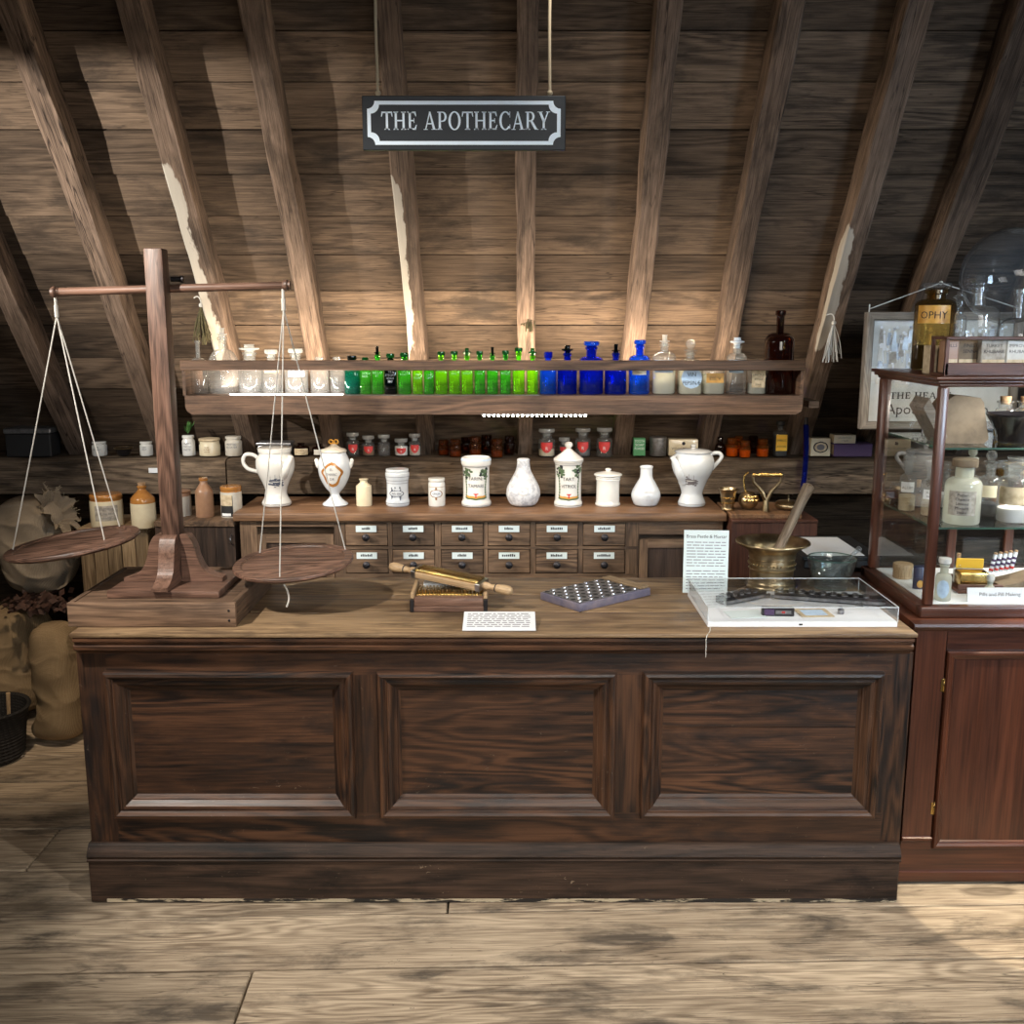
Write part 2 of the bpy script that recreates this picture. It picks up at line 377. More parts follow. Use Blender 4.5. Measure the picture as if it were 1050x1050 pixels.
M_ = dict(
 chip=chipped(),
 roof=wood('roof_boards', (.030, .021, .015), (.152, .107, .073), rough=.85, sc=1.0, rings=5, var=.75, bump=.6, spec=.15, dirt=(.02, .016, .013), dirt_amt=.7, ringamt=.24, knots=.5, cracks=.7, pores=.35),
 rafter=wood('rafter_oak', (.045, .031, .023), (.19, .134, .098), rough=.85, sc=1.2, rings=4, var=.4, bump=.7, spec=.15, ringamt=.2, pale=(.40, .365, .31), dirt=(.03, .022, .016), dirt_amt=.65, cracks=1, knots=.8, pores=.6),
 beam=wood('beam_oak', (.045, .034, .025), (.24, .175, .12), rough=.9, sc=.9, rings=6, var=.3, bump=.9, spec=.1, ringamt=.25, dirt=(.03, .023, .017), dirt_amt=.7, cracks=1, knots=.6),
 floor=wood('floor_boards', (.20, .148, .10), (.62, .50, .36), rough=.75, sc=.9, rings=8, var=.28, bump=.35, spec=.25, ringamt=.26, dirt=(.055, .047, .04), dirt_amt=.8, knots=.9, cracks=.7, pores=.55, specks=(.05, .042, .036)),
 counter=wood('counter_pine', (.007, .0052, .005), (.105, .047, .023), rough=.42, sc=.8, rings=9, var=.45, bump=.25, spec=.5, ringamt=.42, dirt=(.010, .009, .0095), dirt_amt=.8, knots=.7, cracks=.5, specks=(.16, .12, .09)),
 plinth=wood('plinth_pine', (.012, .009, .007), (.085, .05, .033), rough=.6, sc=.8, rings=5, var=.3, bump=.4, spec=.3, ringamt=.25, dirt=(.006, .005, .005), dirt_amt=.7, cracks=.6, specks=(.30, .23, .16)),
 top=wood('countertop_pine', (.085, .048, .025), (.38, .255, .14), rough=.5, sc=.7, rings=6, var=.25, bump=.25, spec=.4, ringamt=.3, dirt=(.055, .035, .022), dirt_amt=.75, knots=.6, cracks=.6),
 scale=wood('scale_wood', (.045, .024, .017), (.26, .145, .10), rough=.42, knots=.8, cracks=.6, sc=1.3, rings=7, var=.25, bump=.25, spec=.4, ringamt=.4),
 box=wood('platform_wood', (.05, .03, .02), (.28, .175, .11), rough=.55, sc=.9, rings=6, var=.3, bump=.3, spec=.35, ringamt=.35, dirt=(.03, .02, .015), knots=.7, cracks=.7),
 bench=wood('bench_wood', (.055, .033, .02), (.235, .145, .085), rough=.55, sc=1.1, rings=7, var=.4, bump=.3, spec=.35, ringamt=.35, dirt=(.03, .02, .014)),
 benchtop=wood('bench_top_wood', (.07, .036, .02), (.30, .165, .085), rough=.5, sc=.8, rings=6, var=.2, bump=.25, spec=.4, ringamt=.3),
 dark=wood('dark_wood', (.022, .014, .01), (.085, .05, .033), rough=.6, sc=1.0, rings=6, var=.3, bump=.3, spec=.3, ringamt=.35),
 red=wood('reddish_wood', (.05, .02, .013), (.15, .062, .04), rough=.5, sc=1.0, rings=5, var=.2, bump=.2, spec=.4, ringamt=.25),
 mahog=wood('mahogany', (.03, .010, .006), (.115, .036, .017), rough=.33, sc=.55, rings=4, var=.2, bump=.08, spec=.5, ringamt=.25, coat=.25),
 shelf=wood('shelf_wood', (.05, .03, .02), (.2, .115, .07), rough=.6, sc=1.0, rings=6, var=.25, bump=.35, spec=.3, ringamt=.35, dirt=(.03, .02, .015)),
 crate=wood('crate_wood', (.14, .095, .055), (.40, .29, .175), rough=.8, sc=1.0, rings=8, var=.35, bump=.4, spec=.2, ringamt=.4),
 pale=wood('boxwood', (.32, .20, .10), (.60, .42, .24), rough=.5, sc=2.0, rings=5, var=.2, bump=.15, spec=.4, ringamt=.3),
 grey=wood('weathered_frame', (.13, .11, .09), (.33, .285, .235), rough=.8, sc=2.0, rings=5, var=.2, bump=.4, spec=.2, ringamt=.25),
 pestle=wood('pestle_wood', (.12, .085, .055), (.32, .24, .16), rough=.6, sc=2.0, rings=5, var=.2, bump=.2, spec=.3, ringamt=.25),
 brass=plain('old_brass', (.50, .40, .24), .32, 1, col2=(.27, .20, .12), vs=18, bump=.15, bs=60),
 brassy=plain('bright_brass', (.75, .52, .18), .25, 1, col2=(.5, .33, .12), vs=25),
 iron=plain('dark_iron', (.045, .042, .045), .45, .8, bump=.2),
 steel=plain('worn_steel', (.5, .5, .52), .3, 1, col2=(.25, .25, .27), vs=40),
 tin=plain('grey_tin', (.30, .30, .31), .4, .8, col2=(.2, .2, .2), vs=60),
 white=plain('white_glaze', (.70, .70, .665), .16, spec=.6, coat=.4, col2=(.62, .62, .59), vs=8),
 whiteb=plain('bluish_white_glaze', (.64, .69, .73), .16, spec=.6, coat=.4, col2=(.56, .61, .66), vs=8),
 marble=plain('mottled_grey_glaze', (.66, .68, .70), .3, coat=.3, col2=(.40, .42, .46), vs=55, lo=.42, hi=.6),
 cream=plain('cream_glaze', (.66, .59, .42), .28, coat=.3, col2=(.58, .50, .35), vs=12),
 ochre=plain('ochre_glaze', (.42, .19, .045), .22, coat=.4, col2=(.30, .12, .03), vs=16),
 brownst=plain('brown_stoneware', (.34, .19, .11), .35, coat=.2, col2=(.26, .14, .08), vs=20),
 greyst=plain('grey_stoneware', (.55, .52, .45), .4, coat=.15, col2=(.45, .42, .36), vs=20),
 cork=plain('cork', (.45, .29, .16), .85, col2=(.30, .18, .09), vs=160),
 paper=plain('card_white', (.80, .82, .84), .7, spec=.2),
 paperg=plain('card_greenish', (.66, .74, .73), .7, spec=.2),
 aged=plain('aged_paper', (.60, .50, .34), .8, spec=.2, col2=(.42, .33, .21), vs=50),
 agedg=plain('grey_aged_paper', (.42, .39, .34), .8, spec=.2, col2=(.26, .235, .2), vs=60),
 bluep=plain('pale_blue_paper', (.52, .66, .80), .7, spec=.2, col2=(.42, .55, .70), vs=60),
 ink=plain('black_ink', (.025, .025, .03), .6, spec=.2),
 inkb=plain('faded_ink', (.17, .16, .17), .7, spec=.2),
 inkblue=plain('blue_grey_ink', (.10, .115, .15), .6, spec=.2),
 leafink=plain('green_print', (.07, .12, .055), .5),
 sepia=plain('sepia_print', (.22, .12, .05), .5), 
 redlab=plain('red_label', (.55, .035, .03), .5, col2=(.42, .02, .02), vs=60),
 yellow=plain('yellow_label', (.80, .46, .02), .5),
 gold=plain('gold_label', (.62, .33, .06), .4, col2=(.5, .24, .04), vs=60),
 greenp=plain('green_card', (.07, .28, .12), .6),
 purple=plain('purple_cloth', (.07, .035, .10), .7, bump=.2),
 signb=plain('sign_slate', (.016, .020, .025), .5, spec=.4),
 signw=plain('sign_white_paint', (.74, .84, .93), .5),
 rope=plain('rope', (.40, .33, .23), .9, spec=.1, bump=.5, bs=300),
 cord=plain('pale_cord', (.62, .60, .55), .8, spec=.1),
 burlap=weave('burlap', (.17, .115, .065), (.46, .34, .20), 420),
 burlap2=weave('grey_burlap', (.15, .12, .09), (.42, .345, .255), 420),
 basket=weave('black_wicker', (.012, .011, .011), (.06, .055, .05), 160),
 herb=plain('dried_herb', (.10, .085, .035), .9, col2=(.05, .04, .02), vs=80),
 herbg=plain('green_leaves', (.05, .17, .035), .7, col2=(.10, .24, .06), vs=80),
 dried=plain('dark_dried_leaves', (.075, .032, .02), .8, col2=(.03, .016, .012), vs=60),
 black=plain('matt_black', (.012, .012, .013), .6),
 blackg=plain('glossy_black', (.01, .009, .01), .12, coat=.5),
 powder=plain('white_powder', (.75, .73, .70), .9), powdery=plain('yellow_powder', (.66, .38, .05), .9),
 powderb=plain('brown_powder', (.20, .11, .05), .9, col2=(.12, .07, .03), vs=120),
 leather=plain('old_leather', (.19, .14, .09), .75, bump=.3, bs=50, col2=(.11, .08, .05), vs=14),
 g_clear=glass('clear_glass', (.95, .96, .955), (.55, .58, .59), haze=.10, hazec=(.85, .87, .88), wave=.15),
 g_bowl=glass('thick_bowl_glass', (.88, .93, .93), (.55, .64, .64), haze=.06, hazec=(.8, .88, .88), refl=.9, wave=.2),
 g_globe=glass('globe_glass', (.92, .94, .95), (.50, .54, .56), haze=.10, hazec=(.62, .68, .74), refl=.9, wave=.08),
 g_case=glass('case_glass', (.965, .97, .965), (.80, .85, .83), refl=.8, rough=.01),
 g_acryl=glass('acrylic', (.965, .97, .975), (.8, .84, .86), haze=.015, refl=.8, rough=.01),
 g_edge=glass('glass_edge', (.35, .55, .47), (.2, .36, .3), haze=.3, hazec=(.3, .5, .43)),
 g_amber=glass('amber_glass', (.80, .36, .06), (.34, .10, .012), haze=.16, hazec=(.75, .28, .03)),
 g_brown=glass('brown_glass', (.60, .25, .08), (.20, .07, .02), haze=.10, hazec=(.45, .16, .04)),
 g_damber=glass('dark_amber_glass', (.24, .08, .035), (.05, .016, .01), haze=.05, hazec=(.2, .05, .02)),
 g_oil=glass('oily_amber_glass', (.62, .47, .22), (.25, .17, .06), haze=.06, hazec=(.5, .35, .1)),
 g_green=glass('bright_green_glass', (.50, .90, .07), (.05, .30, .015), haze=.22, hazec=(.35, .9, .04)),
 g_mid=glass('mid_green_glass', (.26, .76, .13), (.02, .22, .03), haze=.2, hazec=(.15, .75, .1)),
 g_dgreen=glass('dark_green_glass', (.06, .33, .12), (.006, .06, .02), haze=.10, hazec=(.05, .35, .12)),
 g_teal=glass('teal_glass', (.04, .42, .30), (.005, .1, .08), haze=.14, hazec=(.03, .42, .3)),
 g_black=glass('near_black_glass', (.02, .05, .05), (.005, .01, .01), haze=.05, hazec=(.02, .05, .05)),
 g_blue=glass('cobalt_glass', (.03, .10, .72), (.004, .012, .16), haze=.12, hazec=(.02, .08, .75)),
 frost=glass('frosted_stopper_glass', (.90, .92, .92), (.5, .53, .54), haze=.45, hazec=(.86, .87, .85)),
 g_lblue=glass('lighter_cobalt_glass', (.05, .26, .92), (.008, .05, .36), haze=.22, hazec=(.04, .22, .95)),
 g_dblue=glass('deep_cobalt_glass', (.02, .07, .66), (.003, .008, .12), haze=.18, hazec=(.015, .06, .8)),
 milky=glass('milky_liquid_glass', (.80, .82, .76), (.45, .52, .5), haze=.7, hazec=(.82, .82, .72)),
 led=glow('led_white', (1, .93, .82), 42), ledback=glow('led_backlight', (1, .92, .8), 9),
)
# ================================================================= the setting
SL = R(53.0); RO = Vector((0, 4.95, 1.1))
RM = Matrix(((1, 0, 0, 0), (0, -math.cos(SL), -math.sin(SL), RO.y), (0, math.sin(SL), -math.cos(SL), RO.z), (0, 0, 0, 1)))
mb = MB()
for k in range(-13, 14):
    t0 = .80 + .1765 * k; x = -3.4
    while x < 3.4:
        L = 7.0
        h = random.uniform(0, .005); h2 = h + random.uniform(.001, .006)
        g = .0024 + random.random() * .0022
        vs = [(x + .002, t0 + g, h2), (x + L - .002, t0 + g, h2), (x + L - .002, t0 + .1765 - g, h), (x + .002, t0 + .1765 - g, h),
              (x + .002, t0 + g, -.02), (x + L - .002, t0 + g, -.02), (x + L - .002, t0 + .1765 - g, -.02), (x + .002, t0 + .1765 - g, -.02)]
        mb.add(vs, [(0, 1, 2, 3), (7, 6, 5, 4), (0, 4, 5, 1), (1, 5, 6, 2), (2, 6, 7, 3), (3, 7, 4, 0)], RM)
        x += L
    mb.add([(-5, t0 - .01, -.022), (5, t0 - .01, -.022), (5, t0 + .19, -.022), (-5, t0 + .19, -.022)], [(0, 1, 2, 3)], RM, rv=-.6)
tag(mb.build('ceiling', M_['roof']), 'sloping roof lining of wide horizontal brown boards', 'ceiling', kind='structure')

def timber(mb, L0, L1, w, d, M, jit=.004, n=46, pale=None, wob=.0):
    sec = [(-.5, 0), (-.5, .5), (-.5, .93), (-.44, 1), (-.2, 1), (0, 1), (.2, 1), (.44, 1), (.5, .93), (.5, .5), (.5, 0)]
    vs, pl, m = [], [], len(sec); sd = random.uniform(0, 50)
    for k in range(n + 1):
        t = L0 + (L1 - L0) * k / n
        wx = wob * noise.noise((t * .9, sd, 0))
        for i, (a, b) in enumerate(sec):
            j = noise.noise((t * 4, i * .35 + sd, 1.3)) * jit + noise.noise((t * 14, i * .6 + sd, 7)) * jit * .5
            j2 = noise.noise((t * 3, i * .35 + sd, 9.1)) * jit
            vs.append((a * w + wx + j, t, b * d + (j2 if b > 0 else 0)))
            pl.append(pale(a, t) if pale and b > .6 else 0)
    fs = [(k * m + i, k * m + i + 1, (k + 1) * m + i + 1, (k + 1) * m + i) for k in range(n) for i in range(m - 1)]
    fs += [tuple(range(m - 1, -1, -1)), tuple(range(n * m, n * m + m))]
    b0 = len(mb.v); mb.add(vs, fs, M, 1, True)
    for i, p in enumerate(pl): mb.pale[b0 + i] = p
def band(t, a, b, s=.12): return max(0, min(1, (t - a) / s)) * max(0, min(1, (b - t) / s))
pal = {2: lambda a, t: band(t, .6, 1.68) * (.88 - (a + .5) * .72 + (1.1 - t) * .12), 4: lambda a, t: band(t, .62, 1.62) * (.86 - (a + .5) * .95), 8: lambda a, t: band(t, .68, 1.42) * (.92 - (a + .5) * .95)}
RAF = [(-2.05, .085, 'dark roof rafter at the far left corner above the burlap sacks'), (-1.635, .085, 'roof rafter at the left, passing behind the left arm of the balance beam'),
       (-1.235, .085, 'roof rafter with a broad pale bare strip, behind the balance post top'), (-.84, .082, 'plain brown roof rafter ending behind the clear bottles'),
       (-.405, .075, 'roof rafter with a wavy pale edge, behind the hanging sign left half'), (.055, .072, 'upright-looking roof rafter in the middle, behind the hanging sign right half'),
       (.515, .085, 'roof rafter rising behind the cobalt blue bottles'), (.905, .085, 'roof rafter rising behind the clear labelled bottles'),
       (1.335, .09, 'roof rafter with a short pale split, right of the tall amber bottle'), (1.69, .105, 'thick roof rafter rising behind the framed picture'), (2.12, .09, 'roof rafter at the far right behind the glass globe')]
for i, (x, w, lb) in enumerate(RAF):
    mb = MB(); timber(mb, -.15, 3.1, w, .105, RM @ T(x, 0, .004), pale=pal.get(i), wob=.02, jit=.006)
    tag(mb.build('rafter_beam', M_['rafter']), lb, 'beam', kind='structure')
# ledge timbers: long side along x
for x0, x1, y, lb in ((-2.75, X(231, 4.6, 1.1), 4.60, 'rough old ledge timber carrying white jars at the left'), (X(236, 4.66, 1.1), 2.75, 4.60, 'rough old ledge timber along the roof foot carrying small bottles')):
    mb = MB(); timber(mb, x0, x1, .34, .158, Matrix(((0, 1, 0, 0), (1, 0, 0, y + .17), (0, 0, 1, .982), (0, 0, 0, 1))), jit=.007, n=70)
    tag(mb.build('ledge_beam', M_['beam']), lb, 'beam', kind='structure')
# floor boards, laid at a slight angle to the counter
mb = MB(); FM = RZ(R(1.5))
seams = [-1.2, -.6, 0, .5, .8, 1.05, 1.3, 1.55, 1.8, 2.04, 2.297, 2.556, 2.82, 3.1, 3.38, 3.57, 3.76, 4.0, 4.25, 4.5, 4.75, 5.0, 5.3, 5.6, 5.95]
for a, b in zip(seams, seams[1:]):
    x = -3.3 - random.random() * 2
    xs = [x]
    while xs[-1] < 3.3: xs.append(xs[-1] + random.uniform(2.4, 4.0))
    if abs(a - 2.297) < .01: xs = [-4, -.645, 2.6, 5]
    if abs(a - 2.556) < .01: xs = [-4, 2.9, 5]
    for p, q in zip(xs, xs[1:]):
        mb.box(p + .003, q - .003, a + .0042, b - .0042, -.03, random.uniform(-.002, 0), FM, bev=.003)
mb.box(-5, 5, -1.2, 6, -.05, -.031, rv=-.8)
tag(mb.build('floor', M_['floor']), 'worn wide pine floorboards with knots and dark stains', 'floor', kind='structure')
mb = MB()
for k in range(16): mb.box(-2.93, -2.9 + random.uniform(0, .006), -1, 6, .2 * k, .2 * k + .197)
tag(mb.build('wall_left', M_['roof']), 'dark boarded gable wall in the shadowy left corner', 'wall', kind='structure')
# ================================================================= shop counter
YF, ZT = 2.90, .86
cx0, cx1 = X(78, YF, .8), X(937, YF, .8)
ct = thing('shop_counter', 'long dark stained panelled wooden shop counter with worn top', 'counter', (0, YF, 0))
def P(n, mb, m, par, **k): return mb.build(n, m if not isinstance(m, str) else M_[m], par, **k)
tx0, tx1, yb = X(70, 2.86, ZT), X(942, 2.86, ZT), .63
mb = MB(); ys = [-.04, .19, .40, .63]
for a, b in zip(ys, ys[1:]): mb.box(tx0, tx1, a + .0006, b - .0006, ZT - .013, ZT, bev=.004, seg=2)
P('countertop', mb, 'top', ct)
mb = MB(); z1 = ZT - .013
prof = [(-.026, z1 - .001), (-.036, z1 - .004), (-.036, z1 - .013), (-.026, z1 - .018), (-.025, z1 - .023), (-.034, z1 - .028), (-.032, z1 - .039), (-.018, z1 - .047), (-.010, z1 - .052), (-.001, z1 - .060), (.01, z1 - .060), (.01, z1 - .001)]
mb.add([(x, y, z) for x in (tx0 + .008, tx1 - .008) for y, z in prof], [(i, (i + 1) % 12, 12 + (i + 1) % 12, 12 + i) for i in range(12)] + [tuple(range(12)), tuple(range(23, 11, -1))])
P('edge_moulding', mb, 'counter', ct)
zf0, zf1 = .15, z1 - .058
mb = MB(); mb.box(cx0 + .005, cx0 + .03, .03, yb - .02, .1, z1); mb.box(cx1 - .03, cx1 - .005, .03, yb - .02, .1, z1); mb.box(cx0, cx1, yb - .03, yb - .01, .1, z1); P('carcass', mb, 'counter', ct)
zp0, zp1 = Zp(837, YF), Zp(688, YF)
pans = [(X(108, YF, .7), X(362, YF, .7)), (X(387, YF, .7), X(632, YF, .7)), (X(659, YF, .7), X(905, YF, .7))]
xs = [cx0] + [v for p in pans for v in (p[0] + .012, p[1] - .012)] + [cx1]
for i in range(0, 8, 2):
    mb = MB(); mb.box(xs[i], xs[i + 1], 0, .028, zf0, zf1, ax=2); P('stile', mb, 'counter', ct)
for a, b in ((zp1 - .012, zf1), (zf0, zp0 + .012)):
    for i, (p, q) in enumerate(pans if False else [(xs[1], xs[6])]):
        mb = MB(); mb.box(cx0 + .085, cx1 - .06, -.0006, .027, a, b); P('rail', mb, 'counter', ct)
mp = [(0, 0), (0, .014), (.004, .021), (.012, .023), (.019, .018), (.023, .011), (.026, .010), (.030, .013), (.038, .011), (.046, .003), (.052, -.004), (.055, -.005), (.058, -.010), (.066, -.016)]
for i, (a, b) in enumerate(pans):
    mb = MB()
    if i == 2:
        zz = Zp(748, YF); mb.box(a + .01, b - .01, .016, .026, zp0 + .01, zz - .0012); mb.box(a + .01, b - .01, .016, .026, zz + .0012, zp1 - .01)
    elif i == 0:
        zz = (zp0 * .5 + zp1 * .5); mb.box(a + .01, b - .01, .016, .026, zp0 + .01, zz); mb.box(a + .01, b - .01, .016, .026, zz, zp1 - .01)
    else: mb.box(a + .01, b - .01, .016, .026, zp0 + .01, zp1 - .01)
    P('panel', mb, 'counter', ct)
    mb = MB(); mb.frame(a, b, zp0, zp1, 0, mp); P('panel_moulding', mb, 'counter', ct, fix=False)
mb = MB(); px0, px1 = X(91, 2.87, .1), X(922, 2.87, .1)
mb.box(px0, px1, -.03, .03, .0, Zp(881, 2.87), bev=.003); P('plinth', mb, 'plinth', ct)
mb = MB(); mb.box(px0 + .05, px1 - .002, -.0318, -.0302, .002, .013); P('worn_edge', mb, 'chip', ct)
mb = MB(); zb = Zp(868, 2.87); za = Zp(882, 2.87)
prof = [(.02, za - .005), (-.034, za - .005), (-.036, za), (-.030, za + .003), (-.034, za + .012), (-.028, za + .024), (-.016, zb - .004), (-.010, zb), (.02, zb)]
mb.add([(x, y, z) for x in (px0 - .002, px1 + .002) for y, z in prof], [(i, (i + 1) % 9, 9 + (i + 1) % 9, 9 + i) for i in range(9)] + [tuple(range(9)), tuple(range(17, 8, -1))])
P('base_moulding', mb, 'plinth', ct)
# ================================================================= bench of drawers behind the counter
YB = 4.20
bx0, bx1 = X(246, YB), X(741, YB)
zt = Zp(526, YB - .02); 
bn = thing('drawer_bench', 'brown wooden drawer bench behind the counter, twelve labelled drawers, two panelled doors', 'cabinet', (0, YB, 0))
ZB = zt
mb = MB(); mb.box(bx0 - .02, bx1 + .01, -.03, .18, ZB - .034, ZB, bev=.005, seg=2); mb.box(bx0 - .02, bx1 + .01, .182, .39, ZB - .034, ZB, bev=.004, seg=2); P('bench_top', mb, 'benchtop', bn)
mb = MB(); mb.box(bx0, bx0 + .025, .01, .36, 0, ZB - .034); mb.box(bx1 - .025, bx1, .01, .36, 0, ZB - .034); mb.box(bx0, bx1, .34, .36, 0, ZB - .034); mb.box(bx0 + .01, bx1 - .01, .10, .12, .05, ZB - .036); P('carcass', mb, 'bench', bn)
cols = [376, 424, 474, 522, 571, 619.5]; hw = 21.5
rows = [(Zp(559.5, YB), Zp(536.5, YB)), (Zp(587.5, YB), Zp(564, YB)), (Zp(616, YB), Zp(592, YB))]
mb = MB()
dx = [(X(c - hw, YB, .85), X(c + hw, YB, .85)) for c in cols]
lx0, lx1 = X(264, YB, .85), X(343, YB, .85); rx0, rx1 = X(655, YB, .85), X(737, YB, .85)
bars = [bx0, lx0, lx1, dx[0][0]]
mb.box(bx0, lx0, 0, .02, .05, ZB - .034, ax=2); mb.box(lx1, dx[0][0] - .002, 0, .02, .05, ZB - .034, ax=2)
for (a, b), (c, d) in zip(dx, dx[1:]): mb.box(b + .002, c - .002, 0, .02, .3, ZB - .034, ax=2)
mb.box(dx[-1][1] + .002, rx0, 0, .02, .05, ZB - .034, ax=2); mb.box(rx1, bx1, 0, .02, .05, ZB - .034, ax=2)
mb.box(lx1, rx0, -.0005, .019, rows[0][1] + .003, ZB - .034); mb.box(lx1, rx0, -.0005, .019, rows[1][1] + .003, rows[0][0] - .003); mb.box(lx1, rx0, -.0005, .019, .05, rows[1][0] - .003)
mb.box(lx0, lx1, -.0005, .019, Zp(540, YB), ZB - .034); mb.box(rx0, rx1, -.0005, .019, Zp(548, YB), ZB - .034)
P('face_frame', mb, 'bench', bn)
for ri, (za, zb) in enumerate(rows[:2]):
    for (a, b) in dx:
        mb = MB(); mb.box(a, b, -.002 - random.random() * .004, .09, za, zb, bev=.003)
        d = P('drawer', mb, 'bench', bn); xc = (a + b) / 2
        mb = MB(); mb.box(xc - .043, xc + .043, -.0085, -.0055, zb - .036, zb - .009); mb.mat(M_['paperg']); mb.mats = [M_['paperg']]
        w = random.uniform(.018, .03)
        mb.mat(M_['ink'])
        for q in range(7): mb.box(xc - w + q * w * .28, xc - w + q * w * .28 + w * .2, -.0090, -.0085, zb - .026, zb - .019 + random.random() * .004, mi=1)
        P('label_card', mb, None, d)
        mb = MB(); M = T(xc, -.006, za + .04) @ RX(PI / 2)
        mb.lathe([(0, -.001), (.008, -.001), (.007, .008), (.010, .012), (.0155, .019), (.015, .026), (.009, .031), (0, .032)], 16, M); P('knob', mb, 'iron', d)
def door(par, x0, x1, z0, z1, name='door', rec=True):
    mb = MB(); fw = .035
    mb.box(x0, x0 + fw, -.004, .016, z0, z1, ax=2); mb.box(x1 - fw, x1, -.004, .016, z0, z1, ax=2); mb.box(x0 + fw, x1 - fw, -.004, .016, z1 - fw, z1); mb.box(x0 + fw, x1 - fw, -.004, .016, z0, z0 + fw)
    d = P(name, mb, 'bench', par)
    mb = MB(); mb.box(x0 + fw - .005, x1 - fw + .005, .006, .012, z0 + .03, z1 - fw + .005, ax=2); P('door_panel', mb, 'dark', d)
    return d
door(bn, lx0 + .003, lx1 - .003, .1, Zp(548, YB))
door(bn, rx0 + .003, rx1 - .003, .1, Zp(553, YB))
# low dark cupboard, crate at the left; reddish cupboard at the right
Y1 = 4.20; a, b = X(159, Y1), X(247, Y1) - .025; zc_ = Zp(534, Y1)
lc = thing('low_cupboard', 'low dark boarded cupboard behind the balance post', 'cupboard', ((a + b) / 2, Y1, 0)); w = (b - a) / 2
mb = MB(); mb.box(-w, w, -.01, .36, zc_ - .025, zc_, bev=.003); P('cupboard_top', mb, 'bench', lc)
mb = MB()
for k in range(4): mb.box(-w + k * w / 2, -w + (k + 1) * w / 2 - .002, 0, .34, 0, zc_ - .026, ax=2)
P('body', mb, 'dark', lc)
mb = MB(); mb.tube(spline([(w - .015, 0, zc_ - .10), (w - .015, -.02, zc_ - .09), (w - .015, -.02, zc_ - .07), (w - .015, 0, zc_ - .06)], 4), .003, 6); P('handle', mb, 'steel', lc)
Y2 = 4.28; a, b = X(82, Y2, .8), X(158, Y2, .8) - .02; zk = Zp(541, Y2)
ck = thing('plank_crate', 'pale plank crate under the stoneware jars, beside the burlap sacks', 'crate', ((a + b) / 2, Y2, 0)); w = (b - a) / 2
mb = MB()
for k in range(5): mb.box(-w + k * w * .4, -w + (k + 1) * w * .4 - .003, random.uniform(0, .003), .3, .0, zk - .021, bev=.002, ax=2)
P('crate_body', mb, 'crate', ck)
mb = MB(); mb.box(-w, w, -.004, .15, zk - .02, zk, bev=.002); mb.box(-w, w, .152, .31, zk - .02, zk, bev=.002); P('crate_lid', mb, 'crate', ck)
Y3 = 4.12; a, b = X(746, Y3) + .016, X(838, Y3); zr = Zp(533, Y3)
rc = thing('corner_cupboard', 'plain reddish cupboard behind the mortar, right of the drawer bench', 'cupboard', ((a + b) / 2, Y3, 0)); w = (b - a) / 2
mb = MB()
for k in range(3): mb.box(-w + k * w * 2 / 3, -w + (k + 1) * w * 2 / 3 - .001, 0, .36, 0, zr - .012, ax=2)
P('body', mb, 'red', rc)
mb = MB(); mb.box(-w, w, -.008, .37, zr - .0115, zr, bev=.002); P('cupboard_top', mb, 'red', rc)
zbd = zr + .019
bb = MB(); bb.box(-w, w - .06, 0, .3, 0, .018, bev=.002)
o = bb.build('display_board', M_['benchtop'], None, loc=((a + b) / 2, Y3 + .02, zr + .0005)); tag(o, 'light brown board under the brass objects on the reddish cupboard', 'board')
# ================================================================= hanging bottle shelf
YS, ZS = 4.05, 1.465
sx0, sx1 = X(190, YS, 1.42), X(823, YS, 1.42)
sh = thing('bottle_shelf', 'long narrow wooden wall shelf with front rail, holding coloured bottles', 'shelf', (0, YS, ZS))
zl = Zp(425, YS) - ZS
mb = MB()
rr = [(sx0 + .022, zl), (sx1 - .022, zl)]
pl = [(sx0, 0), (sx0, zl + .03), (sx0 + .006, zl + .012), (sx0 + .025, zl)] + [(sx1 - .025, zl), (sx1 - .006, zl + .012), (sx1, zl + .03), (sx1, 0)]
mb.prism(pl, 0, .024); P('lip_board', mb, 'shelf', sh)
mb = MB(); mb.box(sx0, sx1, .0245, .26, -.022, -.001, ax=0); P('shelf_board', mb, 'shelf', sh)
mb = MB(); mb.box(sx0 - .012, sx1 + .004, .0, .018, Zp(380, YS) - ZS, Zp(369.5, YS) - ZS, bev=.003); P('front_rail', mb, 'shelf', sh)
for x in (sx0 - .012, sx1 - .008):
    mb = MB(); mb.box(x, x + .012, .019, .25, -.0, Zp(371, YS) - ZS, ax=1); P('end_board', mb, 'shelf', sh)
for x in (-1.235, -.405, .515, 1.2):
    mb = MB(); mb.prism([(x - .02, -.05), (x + .02, -.05), (x + .02, -.023), (x - .02, -.023)], .03, .52); P('bracket', mb, 'rafter', sh)
# LED tape under the shelf lip, back light behind the bottles
t = thing('led_strip', 'row of bright white LED dots under the front of the bottle shelf', 'light', (X(548, 4.09, 1.39), 4.046, Zp(424.5, YS) - .0035))
L = .21
mb = MB(); mb.box(-L, L, 0, .01, .0, .002); P('tape', mb, 'paper', t)
mb = MB()
for k in range(22):
    x = -L + .01 + k * (2 * L - .02) / 21; mb.box(x - .0032, x + .0032, -.002, .008, -.006, -.0005)
P('diode_row', mb, 'led', t, )
bl = thing('shelf_light_bar', 'glowing white light strip along the shelf floor in front of the clear bottles', 'light', (X(352, 4.085, ZS), 4.082, ZS))
mb = MB(); mb.box(-.46, .78, -.005, .007, -.0008, .0012); P('housing', mb, 'tin', bl)
mb = MB(); mb.box(-.45, .0, -.004, .006, .0014, .0062, bev=.0015, seg=2); P('diffuser', mb, 'ledback', bl)
